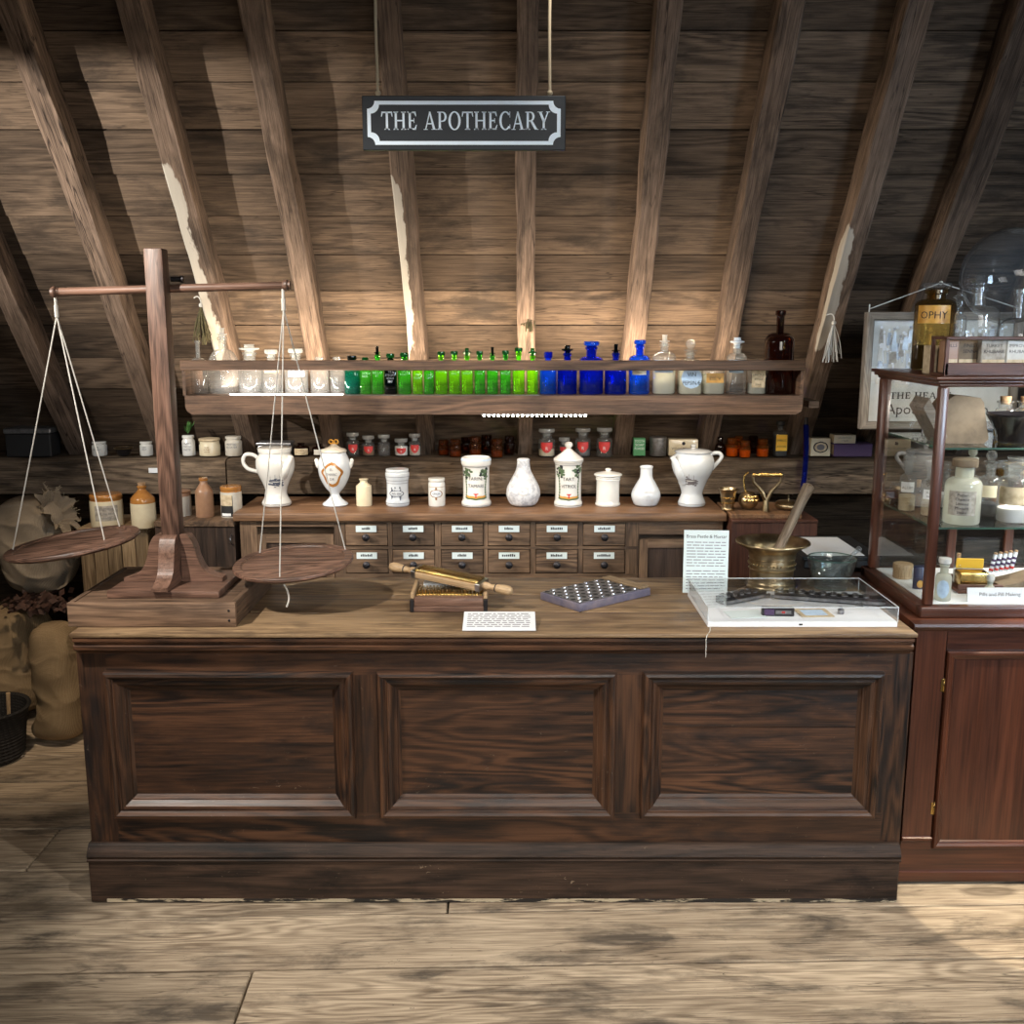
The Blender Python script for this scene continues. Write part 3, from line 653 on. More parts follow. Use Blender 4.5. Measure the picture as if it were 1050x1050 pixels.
# ================================================================= hanging sign
YG = 3.0
g0, g1 = X(371.5, YG, 2.3), X(580, YG, 2.3); gz0, gz1 = Zp(154, YG), Zp(98, YG)
sg = thing('hanging_sign', 'dark slate coloured sign reading THE APOTHECARY, hung on two ropes', 'sign', ((g0 + g1) / 2, YG, gz0)); w = (g1 - g0) / 2; h = gz1 - gz0
mb = MB(); mb.box(-w, w, 0, .018, 0, h, bev=.002); P('board', mb, 'signb', sg)
def border(ins, n=6, r=.028):
    x0, x1, z0, z1 = -w + ins, w - ins, ins, h - ins; out = []
    for cx, cz, a0 in ((x0, z0, 0), (x0, z1, -PI / 2), (x1, z1, PI), (x1, z0, PI / 2)):
        for k in range(n + 1):
            a = a0 + (PI / 2) * k / n
            out.append((cx + r * math.cos(a), cz + r * math.sin(a)))
    return out
mb = MB(); o_, i_ = border(.014, r=.021), border(.024, r=.0235); n = len(o_)
mb.add([(x, -.0012, z) for x, z in o_] + [(x, -.0012, z) for x, z in i_], [(k, (k + 1) % n, n + (k + 1) % n, n + k) for k in range(n)])
P('border', mb, 'signw', sg)
mb = MB(); serif(mb, 'THE APOTHECARY', .048, -w + .052, h * .375, -.0004, 2 * w - .096, M_['signw']); P('lettering', mb, None, sg)
for px_, nm in ((387, 'left'), (564, 'right')):
    x = X(px_, YG, 2.4) - (g0 + g1) / 2
    mb = MB(); mb.tube(spline([(x, .008, h - .002), (x - .002, .008, h + .2), (x + .001, .009, h + .45), (x, .009, h + .9)], 5), .0042, 7)
    mb.sphere(.008, T(x, .008, h + .008)); P('rope', mb, 'rope', sg)
# ================================================================= bottles and jars
def bprof(Rr, H, sh, nk, nr, n=2.0, lip=1.25, foot=.94):
    """outer profile: body, shoulder, neck, lip"""
    p = [(0, .0008, n), (Rr * foot, 0, n), (Rr, H * .02 + .001, n), (Rr, H * sh, n)]
    for k in range(1, 7):
        a = PI / 2 * k / 6
        rr = nr + (Rr - nr) * (math.cos(a)); zz = H * sh + H * (nk - sh) * math.sin(a)
        p.append((rr, zz, n + (2 - n) * min(1, k / 5)))
    p += [(nr, H * .93, 2), (nr * lip, H * .945, 2), (nr * lip, H * .99, 2), (nr * .9, H, 2), (nr * .72, H * .985, 2), (nr * .72, H * nk, 2)]
    return p
def stopper(mb, kind, nr, z, M=I4):
    if kind == 'disc': p = [(0, z - .014), (nr * .7, z - .014), (nr * .75, z + .002), (nr * 1.0, z + .006), (nr * 1.7, z + .010), (nr * 1.75, z + .015), (nr * .9, z + .018), (nr * .8, z + .026), (nr * .95, z + .030), (0, z + .031)]
    elif kind == 'tall': p = [(0, z - .012), (nr * .7, z - .012), (nr * .75, z + .004), (nr * 1.3, z + .007), (nr * 1.3, z + .010), (nr * .6, z + .012), (nr * .62, z + .03), (nr * .75, z + .034), (0, z + .035)]
    elif kind == 'flat': p = [(0, z - .012), (nr * .72, z - .012), (nr * .8, z), (nr * 1.5, z + .004), (nr * 1.6, z + .012), (nr * 1.5, z + .02), (0, z + .022)]
    elif kind == 'cork': p = [(0, z - .012), (nr * .7, z - .012), (nr * .85, z + .012), (nr * .8, z + .014), (0, z + .014)]
    elif kind == 'ball':
        r = nr * 1.15; p = [(0, z - .012), (nr * .7, z - .012), (nr * .72, z + .002), (nr * 1.6, z + .006), (nr * 1.5, z + .010), (nr * .5, z + .013)] + [(r * math.sin(PI * k / 8), z + .013 + r - r * math.cos(PI * k / 8)) for k in range(2, 9)]
    elif kind == 'cap': p = [(0, z - .012), (nr * 1.35, z - .012), (nr * 1.4, z - .01), (nr * 1.4, z + .010), (nr * 1.2, z + .013), (0, z + .014)]
    else: p = [(0, z - .01), (nr * .7, z - .01), (nr * 1.2, z + .02), (nr * 1.25, z + .024), (0, z + .026)]
    mb.lathe(p, 16, M)
def bottle(name, label, cat, loc, Rr, H, gl, sh=.62, nk=.78, nr=.38, n=2.0, stop=None, stopm=None, cont=None, lab=None, group=None, seg=24, rot=0, lip=1.25, ribs=False):
    t = thing(name, label, cat, loc, rot - (math.atan2(loc[0], loc[1]) if n == 2.0 and lab else 0), group)
    nr = nr * Rr; p = bprof(Rr, H, sh, nk, nr, n, lip)
    mb = MB(); mb.lathe(p, 48 if ribs else seg, n=n)
    if ribs:
        mb.v = [Vector((v.x * (1 + .028 * math.cos(16 * math.atan2(v.y, v.x))), v.y * (1 + .028 * math.cos(16 * math.atan2(v.y, v.x))), v.z)) if v.z < H * sh else v for v in mb.v]
    mb.build('bottle_body', M_[gl], t, fix=False)
    if stop:
        mb = MB(); stopper(mb, stop, nr, H); mb.build('stopper', M_[stopm or gl], t)
    if cont:
        lv, m = cont
        mb = MB(); r2 = Rr * .93
        mb.lathe([(0, .003), (r2 * .96, .003), (r2, .006), (r2, H * lv), (r2 * .9, H * lv + .002), (0, H * lv + .003)], seg, n=n); mb.build('contents', M_[m], t)
    if lab:
        mb = MB(); rf = (lambda z: Rr) if n == 2.0 else (lambda z: Rr)
        z0, z1, wf, m = lab['z0'] * H, lab['z1'] * H, lab.get('w', .8) * Rr, M_[lab['m']]
        shp = lab.get('shape'); fl = n > 2.5
        patch(mb, rf, z0, z1, shield(wf) if shp == 'shield' else oval(wf) if shp == 'oval' else wf, m, flat=fl, ny=12)
        if lab.get('rim'): patch(mb, rf, z0 + .002, z1 - .002, (oval(wf * .9) if shp == 'oval' else wf * .9), M_[lab['rim']], off=.0011, flat=fl)
        tx = lab.get('t', []); ink = M_[lab.get('ink', 'ink')]
        for q, s in enumerate(tx):
            hh = lab.get('h', .3) * (z1 - z0); zz = z1 - (z1 - z0) * (q + 1) / (len(tx) + .6) - hh * .25
            text(mb, s, hh, zz, ink, rf=None if fl else rf, y=-(Rr + .0014), maxw=wf * 1.75)
        mb.build('label', None, t)
    return t
YT = 4.165
GS = 'bottles on the hanging shelf'
def shelf_b(px, top, wpx, label, gl, name='glass_bottle', cat='bottle', Y=YT, hstop=0.0, **k):
    s = S(Y, ZS); H = Zp(top, Y) - ZS - hstop
    return bottle(name, label, cat, (X(px, Y, ZS + .05), Y, ZS), wpx * s / 2, H, gl, group=GS, **k)
wl = dict
# clear ones at the left end
shelf_b(204.5, 349, 18, 'squat clear flask with thin neck at the left end of the hanging shelf', 'g_clear', 'glass_flask', 'flask', sh=.5, nk=.68, nr=.24, lip=1.3)
shelf_b(230, 336, 33, 'large round clear flask with frosted stopper beside the balance post', 'g_clear', 'glass_flask', 'flask', Y=4.20, hstop=.035, sh=.38, nk=.78, nr=.24, stop='tall', stopm='frost')
shelf_b(257, 353, 24, 'clear jar with white domed stopper, right of the large round flask', 'g_clear', 'glass_jar', 'jar', hstop=.03, sh=.66, nk=.76, nr=.5, stop='disc', stopm='frost')
shelf_b(279, 358, 20, 'clear bottle with flat frosted stopper and small brown label', 'g_clear', hstop=.022, sh=.7, nk=.8, nr=.42, stop='flat', stopm='frost', lab=wl(z0=.55, z1=.68, w=.8, m='aged'))
shelf_b(304, 357, 24, 'clear bottle with pale blue label just under the front rail', 'g_clear', hstop=.022, sh=.7, nk=.82, nr=.4, stop='flat', stopm='frost', lab=wl(z0=.44, z1=.68, w=.75, m='bluep', t=['SP: AETH', 'NIT'], h=.22))
shelf_b(328, 366, 19, 'plain clear bottle, second to the left of the teal bottle', 'g_clear', sh=.72, nk=.86, nr=.4)
shelf_b(346, 366, 15, 'slim clear bottle standing directly beside the teal bottle', 'g_clear', sh=.72, nk=.86, nr=.42)
# greens: (px, top, width, glass, stopper, text, label)
GR = [(361.5, 363, 15.5, 'g_teal', 'flat', 'g_black', ['LIN'], 'teal green bottle, first coloured one after the clear bottles'),
      (375, 363, 12, 'g_mid', 'cap', 'g_dgreen', ['SYR', 'ROS'], 'green bottle with short cap between the teal bottle and a mid green one'),
      (387.5, 357, 12.5, 'g_mid', 'tall', 'g_black', ['TR', 'BELLÆ', 'ET'], 'mid green bottle with thin black stopper, just left of the near-black bottle'),
      (400.8, 361, 13.5, 'g_black', 'flat', 'g_dgreen', ['TR', 'STROPH', 'HYOS', 'SEC'], 'near-black glass bottle with white lettering among the green bottles'),
      (415, 360, 14, 'g_mid', 'flat', 'g_dgreen', ['LIQ', 'FORT'], 'green bottle directly right of the near-black bottle'),
      (428.3, 366, 11, 'g_green', 'cap', 'g_dgreen', ['TR', 'NUX'], 'short bright green bottle, second right of the near-black bottle'),
      (440, 366, 11, 'g_mid', 'cap', 'g_dgreen', ['LIN', 'OPII'], 'short green bottle, third right of the near-black bottle'),
      (452.6, 359, 13, 'g_green', 'flat', 'g_dgreen', ['ACON'], 'bright green bottle, fourth right of the near-black bottle'),
      (466, 358.5, 12, 'g_green', 'flat', 'g_dgreen', ['LIN', 'BELL'], 'green bottle, fifth right of the near-black bottle'),
      (479, 358, 12.5, 'g_green', 'disc', 'g_dgreen', ['TR', 'DIGIT'], 'bright green bottle, sixth to the left of the cobalt bottles'),
      (492, 358.5, 11.5, 'g_mid', 'flat', 'g_dgreen', ['TR', 'OPII'], 'green bottle, fifth to the left of the cobalt bottles'),
      (505, 358, 12, 'g_mid', 'tall', 'g_black', ['ACID'], 'mid green bottle with thin stopper, fourth to the left of the cobalt bottles'),
      (518.3, 358, 11.5, 'g_mid', 'flat', 'g_dgreen', ['TR', 'BELLÆ'], 'green bottle, third to the left of the cobalt bottles'),
      (531.7, 355, 13, 'g_green', 'flat', 'g_dgreen', [], 'bright green bottle with the tallest stopper, next to last green one'),
      (546, 358, 12, 'g_green', 'disc', 'g_dgreen', [], 'last bright green bottle, touching the row of cobalt bottles')]
for px, top, w, gl, st, sm, tx, lb in GR:
    s = S(YT, ZS)
    t = shelf_b(px, top, w - .6, lb, gl, hstop=.026, sh=.72, nk=.82, nr=.42, n=5.0, stop=st, stopm=sm, seg=28)
    if tx:
        mb = MB(); H = Zp(top, YT) - ZS - .026; r = (w - .6) * s / 2
        for q, q_ in enumerate(tx): text(mb, q_, .0088, H * .60 - q * .0125, M_['whiteb'], y=-r * .955 - .0012, maxw=r * 1.45)
        mb.build('lettering', None, t)
shelf_b(562, 364, 17.5, 'small plain cobalt blue bottle beside the last green bottle', 'g_lblue', sh=.66, nk=.82, nr=.36, stop='cap', stopm='g_dblue')
shelf_b(581.5, 354, 20, 'ribbed deep blue bottle with greenish black stopper', 'g_dblue', hstop=.03, sh=.72, nk=.82, nr=.35, stop='disc', stopm='g_black', ribs=True)
shelf_b(606, 348, 24.5, 'widest ribbed cobalt bottle with thick blue neck', 'g_dblue', hstop=.028, sh=.70, nk=.80, nr=.42, stop='flat', stopm='g_lblue', ribs=True)
shelf_b(631, 355, 22, 'ribbed cobalt bottle with small black stopper', 'g_dblue', hstop=.026, sh=.72, nk=.82, nr=.30, stop='tall', stopm='g_black', ribs=True)
shelf_b(655.3, 347, 21.5, 'bright blue bottle with a plain cream label', 'g_lblue', hstop=.026, sh=.70, nk=.80, nr=.36, stop='flat', stopm='g_lblue', lab=wl(z0=.40, z1=.57, w=.72, m='cream'))
shelf_b(680.5, 343, 24, 'clear labelled bottle with glass stopper, first right of the blue bottles', 'g_clear', hstop=.035, sh=.72, nk=.84, nr=.34, stop='tall', stopm='frost', cont=(.66, 'milky'), lab=wl(z0=.43, z1=.68, w=.85, m='bluep', t=['TINCT:', 'CAMPHOR:'], h=.2))
shelf_b(707, 347, 24, 'clear bottle reading VIN PEPSINÆ with a ball stopper', 'g_clear', hstop=.055, sh=.74, nk=.84, nr=.36, n=5, stop='ball', stopm='g_clear', cont=(.70, 'milky'), lab=wl(z0=.14, z1=.66, w=.86, m='bluep', t=['VIN', 'PEPSINÆ'], h=.19, shape='oval'))
shelf_b(731, 371, 22, 'short clear bottle with a gold label, right of the VIN PEPSINÆ bottle', 'g_clear', sh=.80, nk=.92, nr=.4, n=5, cont=(.62, 'milky'), lab=wl(z0=.36, z1=.66, w=.8, m='gold', t=['ESS. V'], h=.35))
shelf_b(754.5, 347, 20, 'ribbed clear bottle with scalloped blue-white label and flat stopper', 'g_clear', hstop=.026, sh=.74, nk=.84, nr=.42, stop='disc', stopm='whiteb', ribs=True, lab=wl(z0=.44, z1=.70, w=.8, m='bluep'))
shelf_b(775.5, 369, 18, 'short clear flat bottle with paper label beside the tall amber bottle', 'g_clear', sh=.74, nk=.86, nr=.36, n=4, cont=(.3, 'milky'), lab=wl(z0=.2, z1=.7, w=.75, m='aged', t=['LINCTUS', 'ROSAE', 'Dose'], h=.12))
shelf_b(797.5, 318, 30, 'tall dark amber bottle with long neck at the right shelf end', 'g_damber', sh=.62, nk=.74, nr=.26, lip=1.35)
# ---------------------------------------------------------------- ledge under the shelf
ZL = 1.1455; YL = 4.70
GL = 'small containers on the ledge timber'
def ledge_b(px, top, wpx, label, gl, name='glass_jar', cat='jar', Y=YL, hstop=0., bot=None, **k):
    s = S(Y, ZL); H = Zp(top, Y) - ZL - hstop
    return bottle(name, label, cat, (X(px, Y, ZL), Y, ZL), wpx * s / 2, max(H, .03), gl, group=GL, **k)
red = wl(z0=.16, z1=.62, w=.75, m='redlab', shape='shield', t=['R'], h=.3, ink='white')
def jar_w(px, top, wpx, label, m='white', lidm=None, tx=None, Y=YL, deco='inkblue', neck=.82):
    s = S(Y, ZL); r = wpx * s / 2; H = Zp(top, Y) - ZL
    t = thing('pottery_jar', label, 'jar', (X(px, Y, ZL), Y, ZL), 0, GL)
    p = [(0, .001), (r * .93, 0), (r, .004), (r, H * .72), (r * neck, H * .80), (r * neck, H * .84), (r * .94, H * .87), (r * .94, H * .98), (r * .85, H), (0, H * .99)]
    mb = MB(); mb.lathe(p, 24); mb.build('jar_body', M_[m], t)
    if lidm:
        mb = MB(); mb.lathe([(0, H), (r * .95, H + .0005), (r * 1.02, H + .004), (r * 1.0, H + .012), (r * .3, H + .016), (0, H + .016)], 20); mb.build('lid', M_[lidm], t)
    if tx:
        mb = MB(); rf = rfun(p)
        for q, s_ in enumerate(tx): text(mb, s_, H * .10, H * (.56 - .15 * q), M_[deco], rf=rf, maxw=r * 1.4)
        mb.build('printed_text', None, t)
    return t
jar_w(102.5, 452.5, 15, 'white pottery jar, first on the left ledge above the stoneware pot', tx=['BEEF', 'EXTRACT'])
jar_w(150.5, 452.5, 13, 'white pottery jar close to the balance post on the ledge', tx=['OINT', 'MENT'])
j = jar_w(194, 446, 13, 'white jar with a green sprig in it, just right of the balance post', tx=['CHERRY', 'TOOTH', 'PASTE'])
mb = MB()
for k in range(26):
    a, b = random.uniform(0, 6.28), random.uniform(.15, .9); d = Vector((math.cos(a) * b, math.sin(a) * b, 1)).normalized()
    p0 = Vector((0, 0, .10)); L = random.uniform(.03, .07); sd = d.cross(Vector((0, 0, 1))).normalized() * .005
    mb.add([p0, p0 + d * L * .6 + sd, p0 + d * L, p0 + d * L * .6 - sd], [(0, 1, 2, 3)])
sp = mb.build('herb_sprig', M_['herbg'], None, loc=j.location); tag(sp, 'tuft of green herb standing in the white jar by the post', 'herb')
jar_w(215.5, 452, 21, 'cream pottery pot with a flat cork lid and brown lettering', 'cream', 'aged', ['PURE', 'HONEY', 'SALVE'], deco='sepia', neck=.95)
jar_w(240, 447, 17, 'grey glazed pottery jar at the right end of the left ledge', 'greyst', None, ['POTTED', 'BLOATER'])
t = thing('glass_dish', 'low dark glass dish with rim between two white ledge jars', 'dish', (X(127, YL, ZL), YL, ZL), 0, GL)
mb = MB(); mb.lathe([(0, .002), (.025, 0), (.03, .01), (.038, .03), (.040, .034), (.036, .033), (.028, .012), (0, .008)], 24); mb.build('bowl', M_['blackg'], t)
mb = MB(); mb.lathe([(.041, .031), (.043, .036), (.039, .038), (.036, .034)], 24); mb.build('rim', M_['brass'], t)
o = MB().box(-.02, .02, 0, .002, 0, .022).build('paper_tag', M_['paper'], None, loc=(X(157, 4.58, 1.07), 4.583, Zp(485, 4.58))); tag(o, 'small blank white tag pinned on the left ledge timber', 'tag')
bx = thing('tin_box', 'dark old lettered box in the shadows at the far left of the ledge', 'box', (X(36, 4.72, 1.2), 4.70, ZL), R(4), GL)
mb = MB(); mb.box(-.10, .10, -.06, .06, 0, .105, bev=.004); mb.build('box_body', M_['black'], bx)
mb = MB(); mb.box(-.104, .104, -.064, .064, .106, .13, bev=.004); mb.build('lid', M_['tin'], bx)
# middle section
t = thing('lidded_tin', 'grey oblong tin on the ledge behind the spouted jug', 'tin', (X(283, YL, ZL), YL, ZL), 0, GL)
mb = MB(); mb.box(-.075, .075, -.045, .045, 0, .05, bev=.008, seg=2); mb.build('tin_body', M_['tin'], t)
mb = MB(); mb.box(-.08, .08, -.05, .05, .0505, .064, bev=.004, seg=2); mb.build('lid', M_['tin'], t)
ledge_b(309, 454, 17, 'dark amber bottle with a buff label behind the spouted jug', 'g_damber', 'glass_bottle', 'bottle', lab=wl(z0=.1, z1=.6, w=.9, m='aged', t=['POISON', 'QUININE'], h=.2))
ledge_b(327, 455, 13, 'dark squat bottle with pale label just left of the lidded urn', 'g_damber', 'glass_bottle', 'bottle', lab=wl(z0=.1, z1=.55, w=.85, m='greyst'))
for px, top, w, lb, cont, k in ((362, 443, 13, 'clear jar with dark red label right behind the urn, first of its five', None, red),
        (378, 446, 13, 'clear jar with red shield label, second right of the urn', (.3, 'powderb'), red),
        (394, 445, 12.5, 'empty clear jar without label among the red-labelled jars', None, None),
        (411.5, 449, 14, 'clear jar holding white powder behind a red shield label', (.7, 'powder'), red),
        (425.5, 444, 12, 'clear jar with red shield label beside the rafter foot', (.5, 'greyst'), red)):
    ledge_b(px, top, w, lb, 'g_clear', hstop=.022, sh=.72, nk=.82, nr=.62, stop='flat', stopm='frost', cont=cont, lab=k)
AM = [(455, 451, 11, 4.72, 'amber', 'small amber jar, leftmost of the amber group below the green bottles'), (467, 450.5, 12, 4.66, 'amber', 'squat amber jar in front, second of the amber group below the green bottles'),
      (478, 448, 11, 4.79, 'dark', 'dark amber jar at the back between two squat ones'), (487.5, 447.5, 12.5, 4.68, 'amber', 'widest brown amber jar in the amber group below the green bottles'),
      (499, 446, 12, 4.79, 'dark', 'dark jar at the back, right of the widest amber jar'), (509.5, 450, 12.5, 4.64, 'amber', 'light amber jar standing foremost on the ledge edge'),
      (522.5, 447, 11, 4.74, 'dark', 'almost black jar at the right of the amber group below the green bottles')]
for px, top, w, Y, c, lb in AM:
    ledge_b(px, top, w, lb, 'g_brown' if c == 'amber' else 'g_damber', Y=Y, hstop=.012, sh=.68, nk=.78, nr=.66, stop='cap', stopm='g_brown' if c == 'amber' else 'g_damber', cont=(.35, 'powderb') if c == 'amber' else None)
for px, top, w, Y, cont, lb in ((560.5, 439, 17, 4.68, (.3, 'cream'), 'tall clear jar with red shield label, left of the white domed jar knob'), (578.5, 448, 12, 4.73, None, 'small clear red-labelled jar half hidden behind the white domed jar'),
        (597.5, 438.5, 16, 4.69, (.25, 'tin'), 'tall clear jar with red shield label, right of the white domed jar knob'), (619.5, 438, 16.5, 4.67, None, 'tall clear jar with brightest red shield label beside the rafter')):
    ledge_b(px, top, w, lb, 'g_clear', Y=Y, hstop=.022, sh=.66, nk=.78, nr=.62, stop='flat', stopm='frost', cont=cont, lab=red)
t = thing('card_packet', 'small green card packet standing on the ledge', 'packet', (X(655, YL, ZL), YL, ZL), 0, GL)
mb = MB(); mb.box(-.027, .027, -.02, .02, 0, Zp(449, YL) - ZL, bev=.001); mb.build('packet_body', M_['greenp'], t)
mb = MB(); [text(mb, s, .012, .062 - .017 * q, M_['paperg'], y=-.0206, maxw=.045) for q, s in enumerate(('TOOTH', 'SOAP', 'POWDER'))]; mb.build('printed_text', None, t)
t = thing('round_tin', 'plain grey round tin between the green packet and a white box', 'tin', (X(674.5, YL, ZL), YL, ZL), 0, GL)
mb = MB(); mb.lathe([(0, 0), (.038, 0), (.039, .002), (.039, .070), (.038, .071)], 28); mb.build('tin_body', M_['tin'], t)
mb = MB(); mb.lathe([(.0405, .071), (.0405, .083), (.038, .086), (0, .086)], 28); mb.build('lid', M_['tin'], t)
t = thing('card_box', 'white oblong box with a small crest behind the right jug', 'box', (X(699.5, YL, ZL), YL, ZL), 0, GL)
mb = MB(); mb.box(-.068, .068, -.03, .03, 0, .078, bev=.006, seg=2); mb.build('box_body', M_['cream'], t)
mb = MB(); mb.lathe([(0, 0), (.008, 0), (.008, .0005), (0, .0005)], 14, T(0, -.0305, .058) @ RX(PI / 2), mi=mb.mat(M_['ink'])); text(mb, 'WINDSOR SOAP', .011, .03, M_['inkb'], y=-.0308, maxw=.11); mb.build('printed_crest', None, t)
A2 = [(738, 448, 10, 4.70, 'd', 'slender brown bottle with a tiny white spot, left of the orange amber jars'), (750.5, 449, 13, 4.67, 'a', 'orange amber jar, leftmost of the amber jars above the brass objects'), (757, 447, 10, 4.80, 'a', 'amber jar at the back, behind the small stoppered one'),
      (763.5, 452, 11.5, 4.63, 'a', 'small stoppered amber jar standing in front above the brass objects'), (772, 447, 11, 4.80, 'd', 'darker amber jar in the back row above the brass objects'), (781.5, 450, 12.5, 4.66, 'a', 'orange amber jar directly left of the yellow-labelled bottle')]
for px, top, w, Y, c, lb in A2:
    ledge_b(px, top, w, lb, 'g_amber' if c == 'a' else 'g_damber', Y=Y, hstop=.012, sh=.68 if px > 740 else .5, nk=.78, nr=.6 if px > 740 else .4, stop='cap', stopm='g_amber' if c == 'a' else 'g_damber', cont=(.5, 'gold') if c == 'a' else None)
ledge_b(799, 432, 14, 'flat clear bottle with bright yellow label, tallest on the right ledge', 'g_clear', 'glass_bottle', 'bottle', hstop=.02, sh=.74, nk=.84, nr=.4, n=4, stop='flat', stopm='black', cont=(.66, 'black'), lab=wl(z0=.18, z1=.72, w=.8, m='yellow', t=['EMBROC', 'ATION'], h=.14))
t = thing('card_box', 'square cream box with an oval printed emblem, left of the purple book', 'box', (X(839, YL, ZL), YL, ZL), 0, GL)
mb = MB(); mb.box(-.045, .045, -.03, .03, 0, .082, bev=.002); mb.build('box_body', M_['cream'], t)
mb = MB(); patch(mb, lambda z: .03, .014, .068, oval(.034), M_['ink'], flat=True); patch(mb, lambda z: .03, .019, .063, oval(.028), M_['aged'], off=.0014, flat=True); patch(mb, lambda z: .03, .027, .055, oval(.018), M_['inkb'], off=.0018, flat=True); mb.build('printed_emblem', None, t)
zb = Zp(468, 4.70)
t = thing('cloth_book', 'thick purple book lying on the right end of the ledge', 'book', (X(871, 4.70, 1.2), 4.70, ZL), 0, GL)
mb = MB(); mb.box(-.088, .088, -.055, .055, 0, .006, bev=.002); mb.box(-.088, .088, -.055, .055, .054, .060, bev=.002); mb.box(-.088, .088, -.057, -.05, .002, .058, bev=.002); mb.build('cover', M_['purple'], t)
mb = MB(); mb.box(-.084, .084, -.049, .051, .0065, .0535); mb.build('page_block', M_['aged'], t)
t = thing('card_box', 'small cream box lying on top of the purple book', 'box', (X(863.5, 4.70, 1.25), 4.69, ZL + .0605), 0, GL)
mb = MB(); mb.box(-.05, .05, -.035, .035, 0, .038, bev=.002); mb.build('box_body', M_['cream'], t)
mb = MB(); text(mb, 'LOZENGES', .009, .022, M_['inkb'], y=-.0356, maxw=.08); text(mb, 'of Squills', .007, .009, M_['inkb'], y=-.0356, maxw=.07); mb.build('printed_text', None, t)
t = thing('glass_tube', 'dark blue glass tube hanging against the ledge timber, right of the brass handle', 'tube', (X(826, 4.55, 1.1), 4.56, 1.0), 0)
mb = MB(); mb.tube(spline([(-.006, 0, 0), (0, 0, .09), (.004, .01, .20), (.0, .02, .30)], 4), [.012] * 13); mb.build('tube_body', M_['g_dblue'], t)
mb = MB(); mb.tube([(.0, .02, .295), (0, .02, .33)], .009); mb.build('tube_cap', M_['black'], t)
# ---------------------------------------------------------------- pottery on the drawer bench
ZB2 = ZB + .0006; YP = 4.36
def prof_px(pts, px, base, Y=YP, z=None):
    """(half width in picture units, row) -> (radius, height above the bench)"""
    s = S(Y, ZB); zz = Zp(base, Y)
    return [(r * s, max(0, Zp(y, Y) - zz)) for r, y in pts]
def pot(name, label, cat, px, base, pts, m, k=4, Y=YP, seg=32):
    t = thing(name, label, cat, (X(px, Y, ZB), Y, ZB2), 0)
    p = spline(prof_px(pts, px, base, Y), k); p = [(max(0, r), max(0, z)) for r, z in p]
    p = [(0, .0005)] + p
    mb = MB(); mb.lathe(p, seg); mb.build('pot_body', M_[m], t)
    return t, rfun(p), p
def ring(mb, rf, z, m, h=.0016, off=.0006):
    patch(mb, rf, z, z + h, lambda t: rf(z) * PI, m, off=off, nx=32, ny=1)
def ship(mb, rf, zc, sc, m, th):
    for k in range(46):
        a = random.uniform(-1.3, 1.3); b = random.gauss(-.25, .42)
        patch(mb, rf, zc + b * sc * .6 - .003, zc + b * sc * .6 + random.uniform(.001, .006), oval(random.uniform(.004, .010)), m, cx=a * sc * .62, th=th, nx=4, ny=4, off=.0009)
    patch(mb, rf, zc - sc * .1, zc + sc * .25, lambda t: sc * (.3 + .7 * t), m, cx=0, th=th, nx=8, ny=4, off=.0008)
    patch(mb, rf, zc + sc * .0, zc + sc * .12, lambda t: sc * (.25 + .5 * t), M_['white'], cx=0, th=th, nx=8, ny=3, off=.0013)
    for q in (-.7, -.1, .5): patch(mb, rf, zc + sc * .2, zc + sc * (1.05 - abs(q) * .4), lambda t: .0007, m, cx=q * sc, th=th, nx=1, ny=6, off=.0009)
jugp = [(14, 524), (15, 521), (11.5, 515), (10.8, 509), (13.5, 501), (18, 491), (19.6, 483), (18.8, 476), (16, 472.5), (15.4, 471), (16.6, 469.5), (17, 466), (15.5, 465), (0, 464)]
t, rf, p = pot('pharmacy_jug', 'white spouted pharmacy jug with ship print at the left bench end', 'jug', 284, 524.5, jugp, 'white')
s = S(YP, ZB)
def px2(x, y, px0, base, Y=YP): return ((x - px0) * s, Zp(y, Y) - Zp(base, Y))
def jug_bits(t, rf, px0, base, hand, spout, m, th, deco):
    mb = MB(); pts = spline([(a[0], 0, a[1]) for a in (px2(x, y, px0, base) for x, y in hand)], 5); mb.tube(pts, [.0085] * len(pts), 10); mb.build('handle', M_[m], t)
    mb = MB(); pts = spline([(a[0], (-.03, -.056, -.058, -.05)[q_], a[1]) for q_, a in enumerate(px2(x, y, px0, base) for x, y in spout)], 4); n = len(pts); mb.tube(pts, [.025 - .0135 * (k / (n - 1)) ** .6 for k in range(n)], 14)
    mb.lathe([(.0065, -.001), (.0125, 0), (.0135, .003), (.0115, .006), (.0055, .004)], 14, T(*pts[-1]) @ Vector((pts[-1][0] - pts[-3][0], 0, pts[-1][2] - pts[-3][2])).to_track_quat('Z', 'X').to_matrix().to_4x4()); mb.build('spout', M_[m], t)
    mb = MB(); ship(mb, rf, px2(0, 497 if deco else 499, px0, base)[1], .034, M_['inkblue' if not deco else 'inkb'], th - .12); mb.build('ship_print', None, t); mb = MB(); ring(mb, rf, .012, M_['tin']); mb.build('foot_line', None, t)
jug_bits(t, rf, 284, 524.5, [(269, 478), (262, 473), (254, 473), (251.5, 480), (256, 487), (266, 490)], [(291, 495), (296, 489), (299.5, 481), (302.5, 474)], 'white', .35, False)
t, rf, p = pot('pharmacy_jug', 'white spouted pharmacy jug with lid and brown print at the right bench end', 'jug', 709, 523.5, [(13.5, 523), (14, 520), (11.5, 514), (11, 509), (15, 498), (19.5, 489), (21.5, 481), (20.5, 474), (17.5, 471), (16.5, 469)], 'whiteb')
jug_bits(t, rf, 709, 523.5, [(726, 489), (733, 481), (738, 474), (735, 470), (728, 471), (724, 476)], [(699, 497), (693.5, 489), (690.5, 481), (687, 473.5)], 'whiteb', -.2, True)
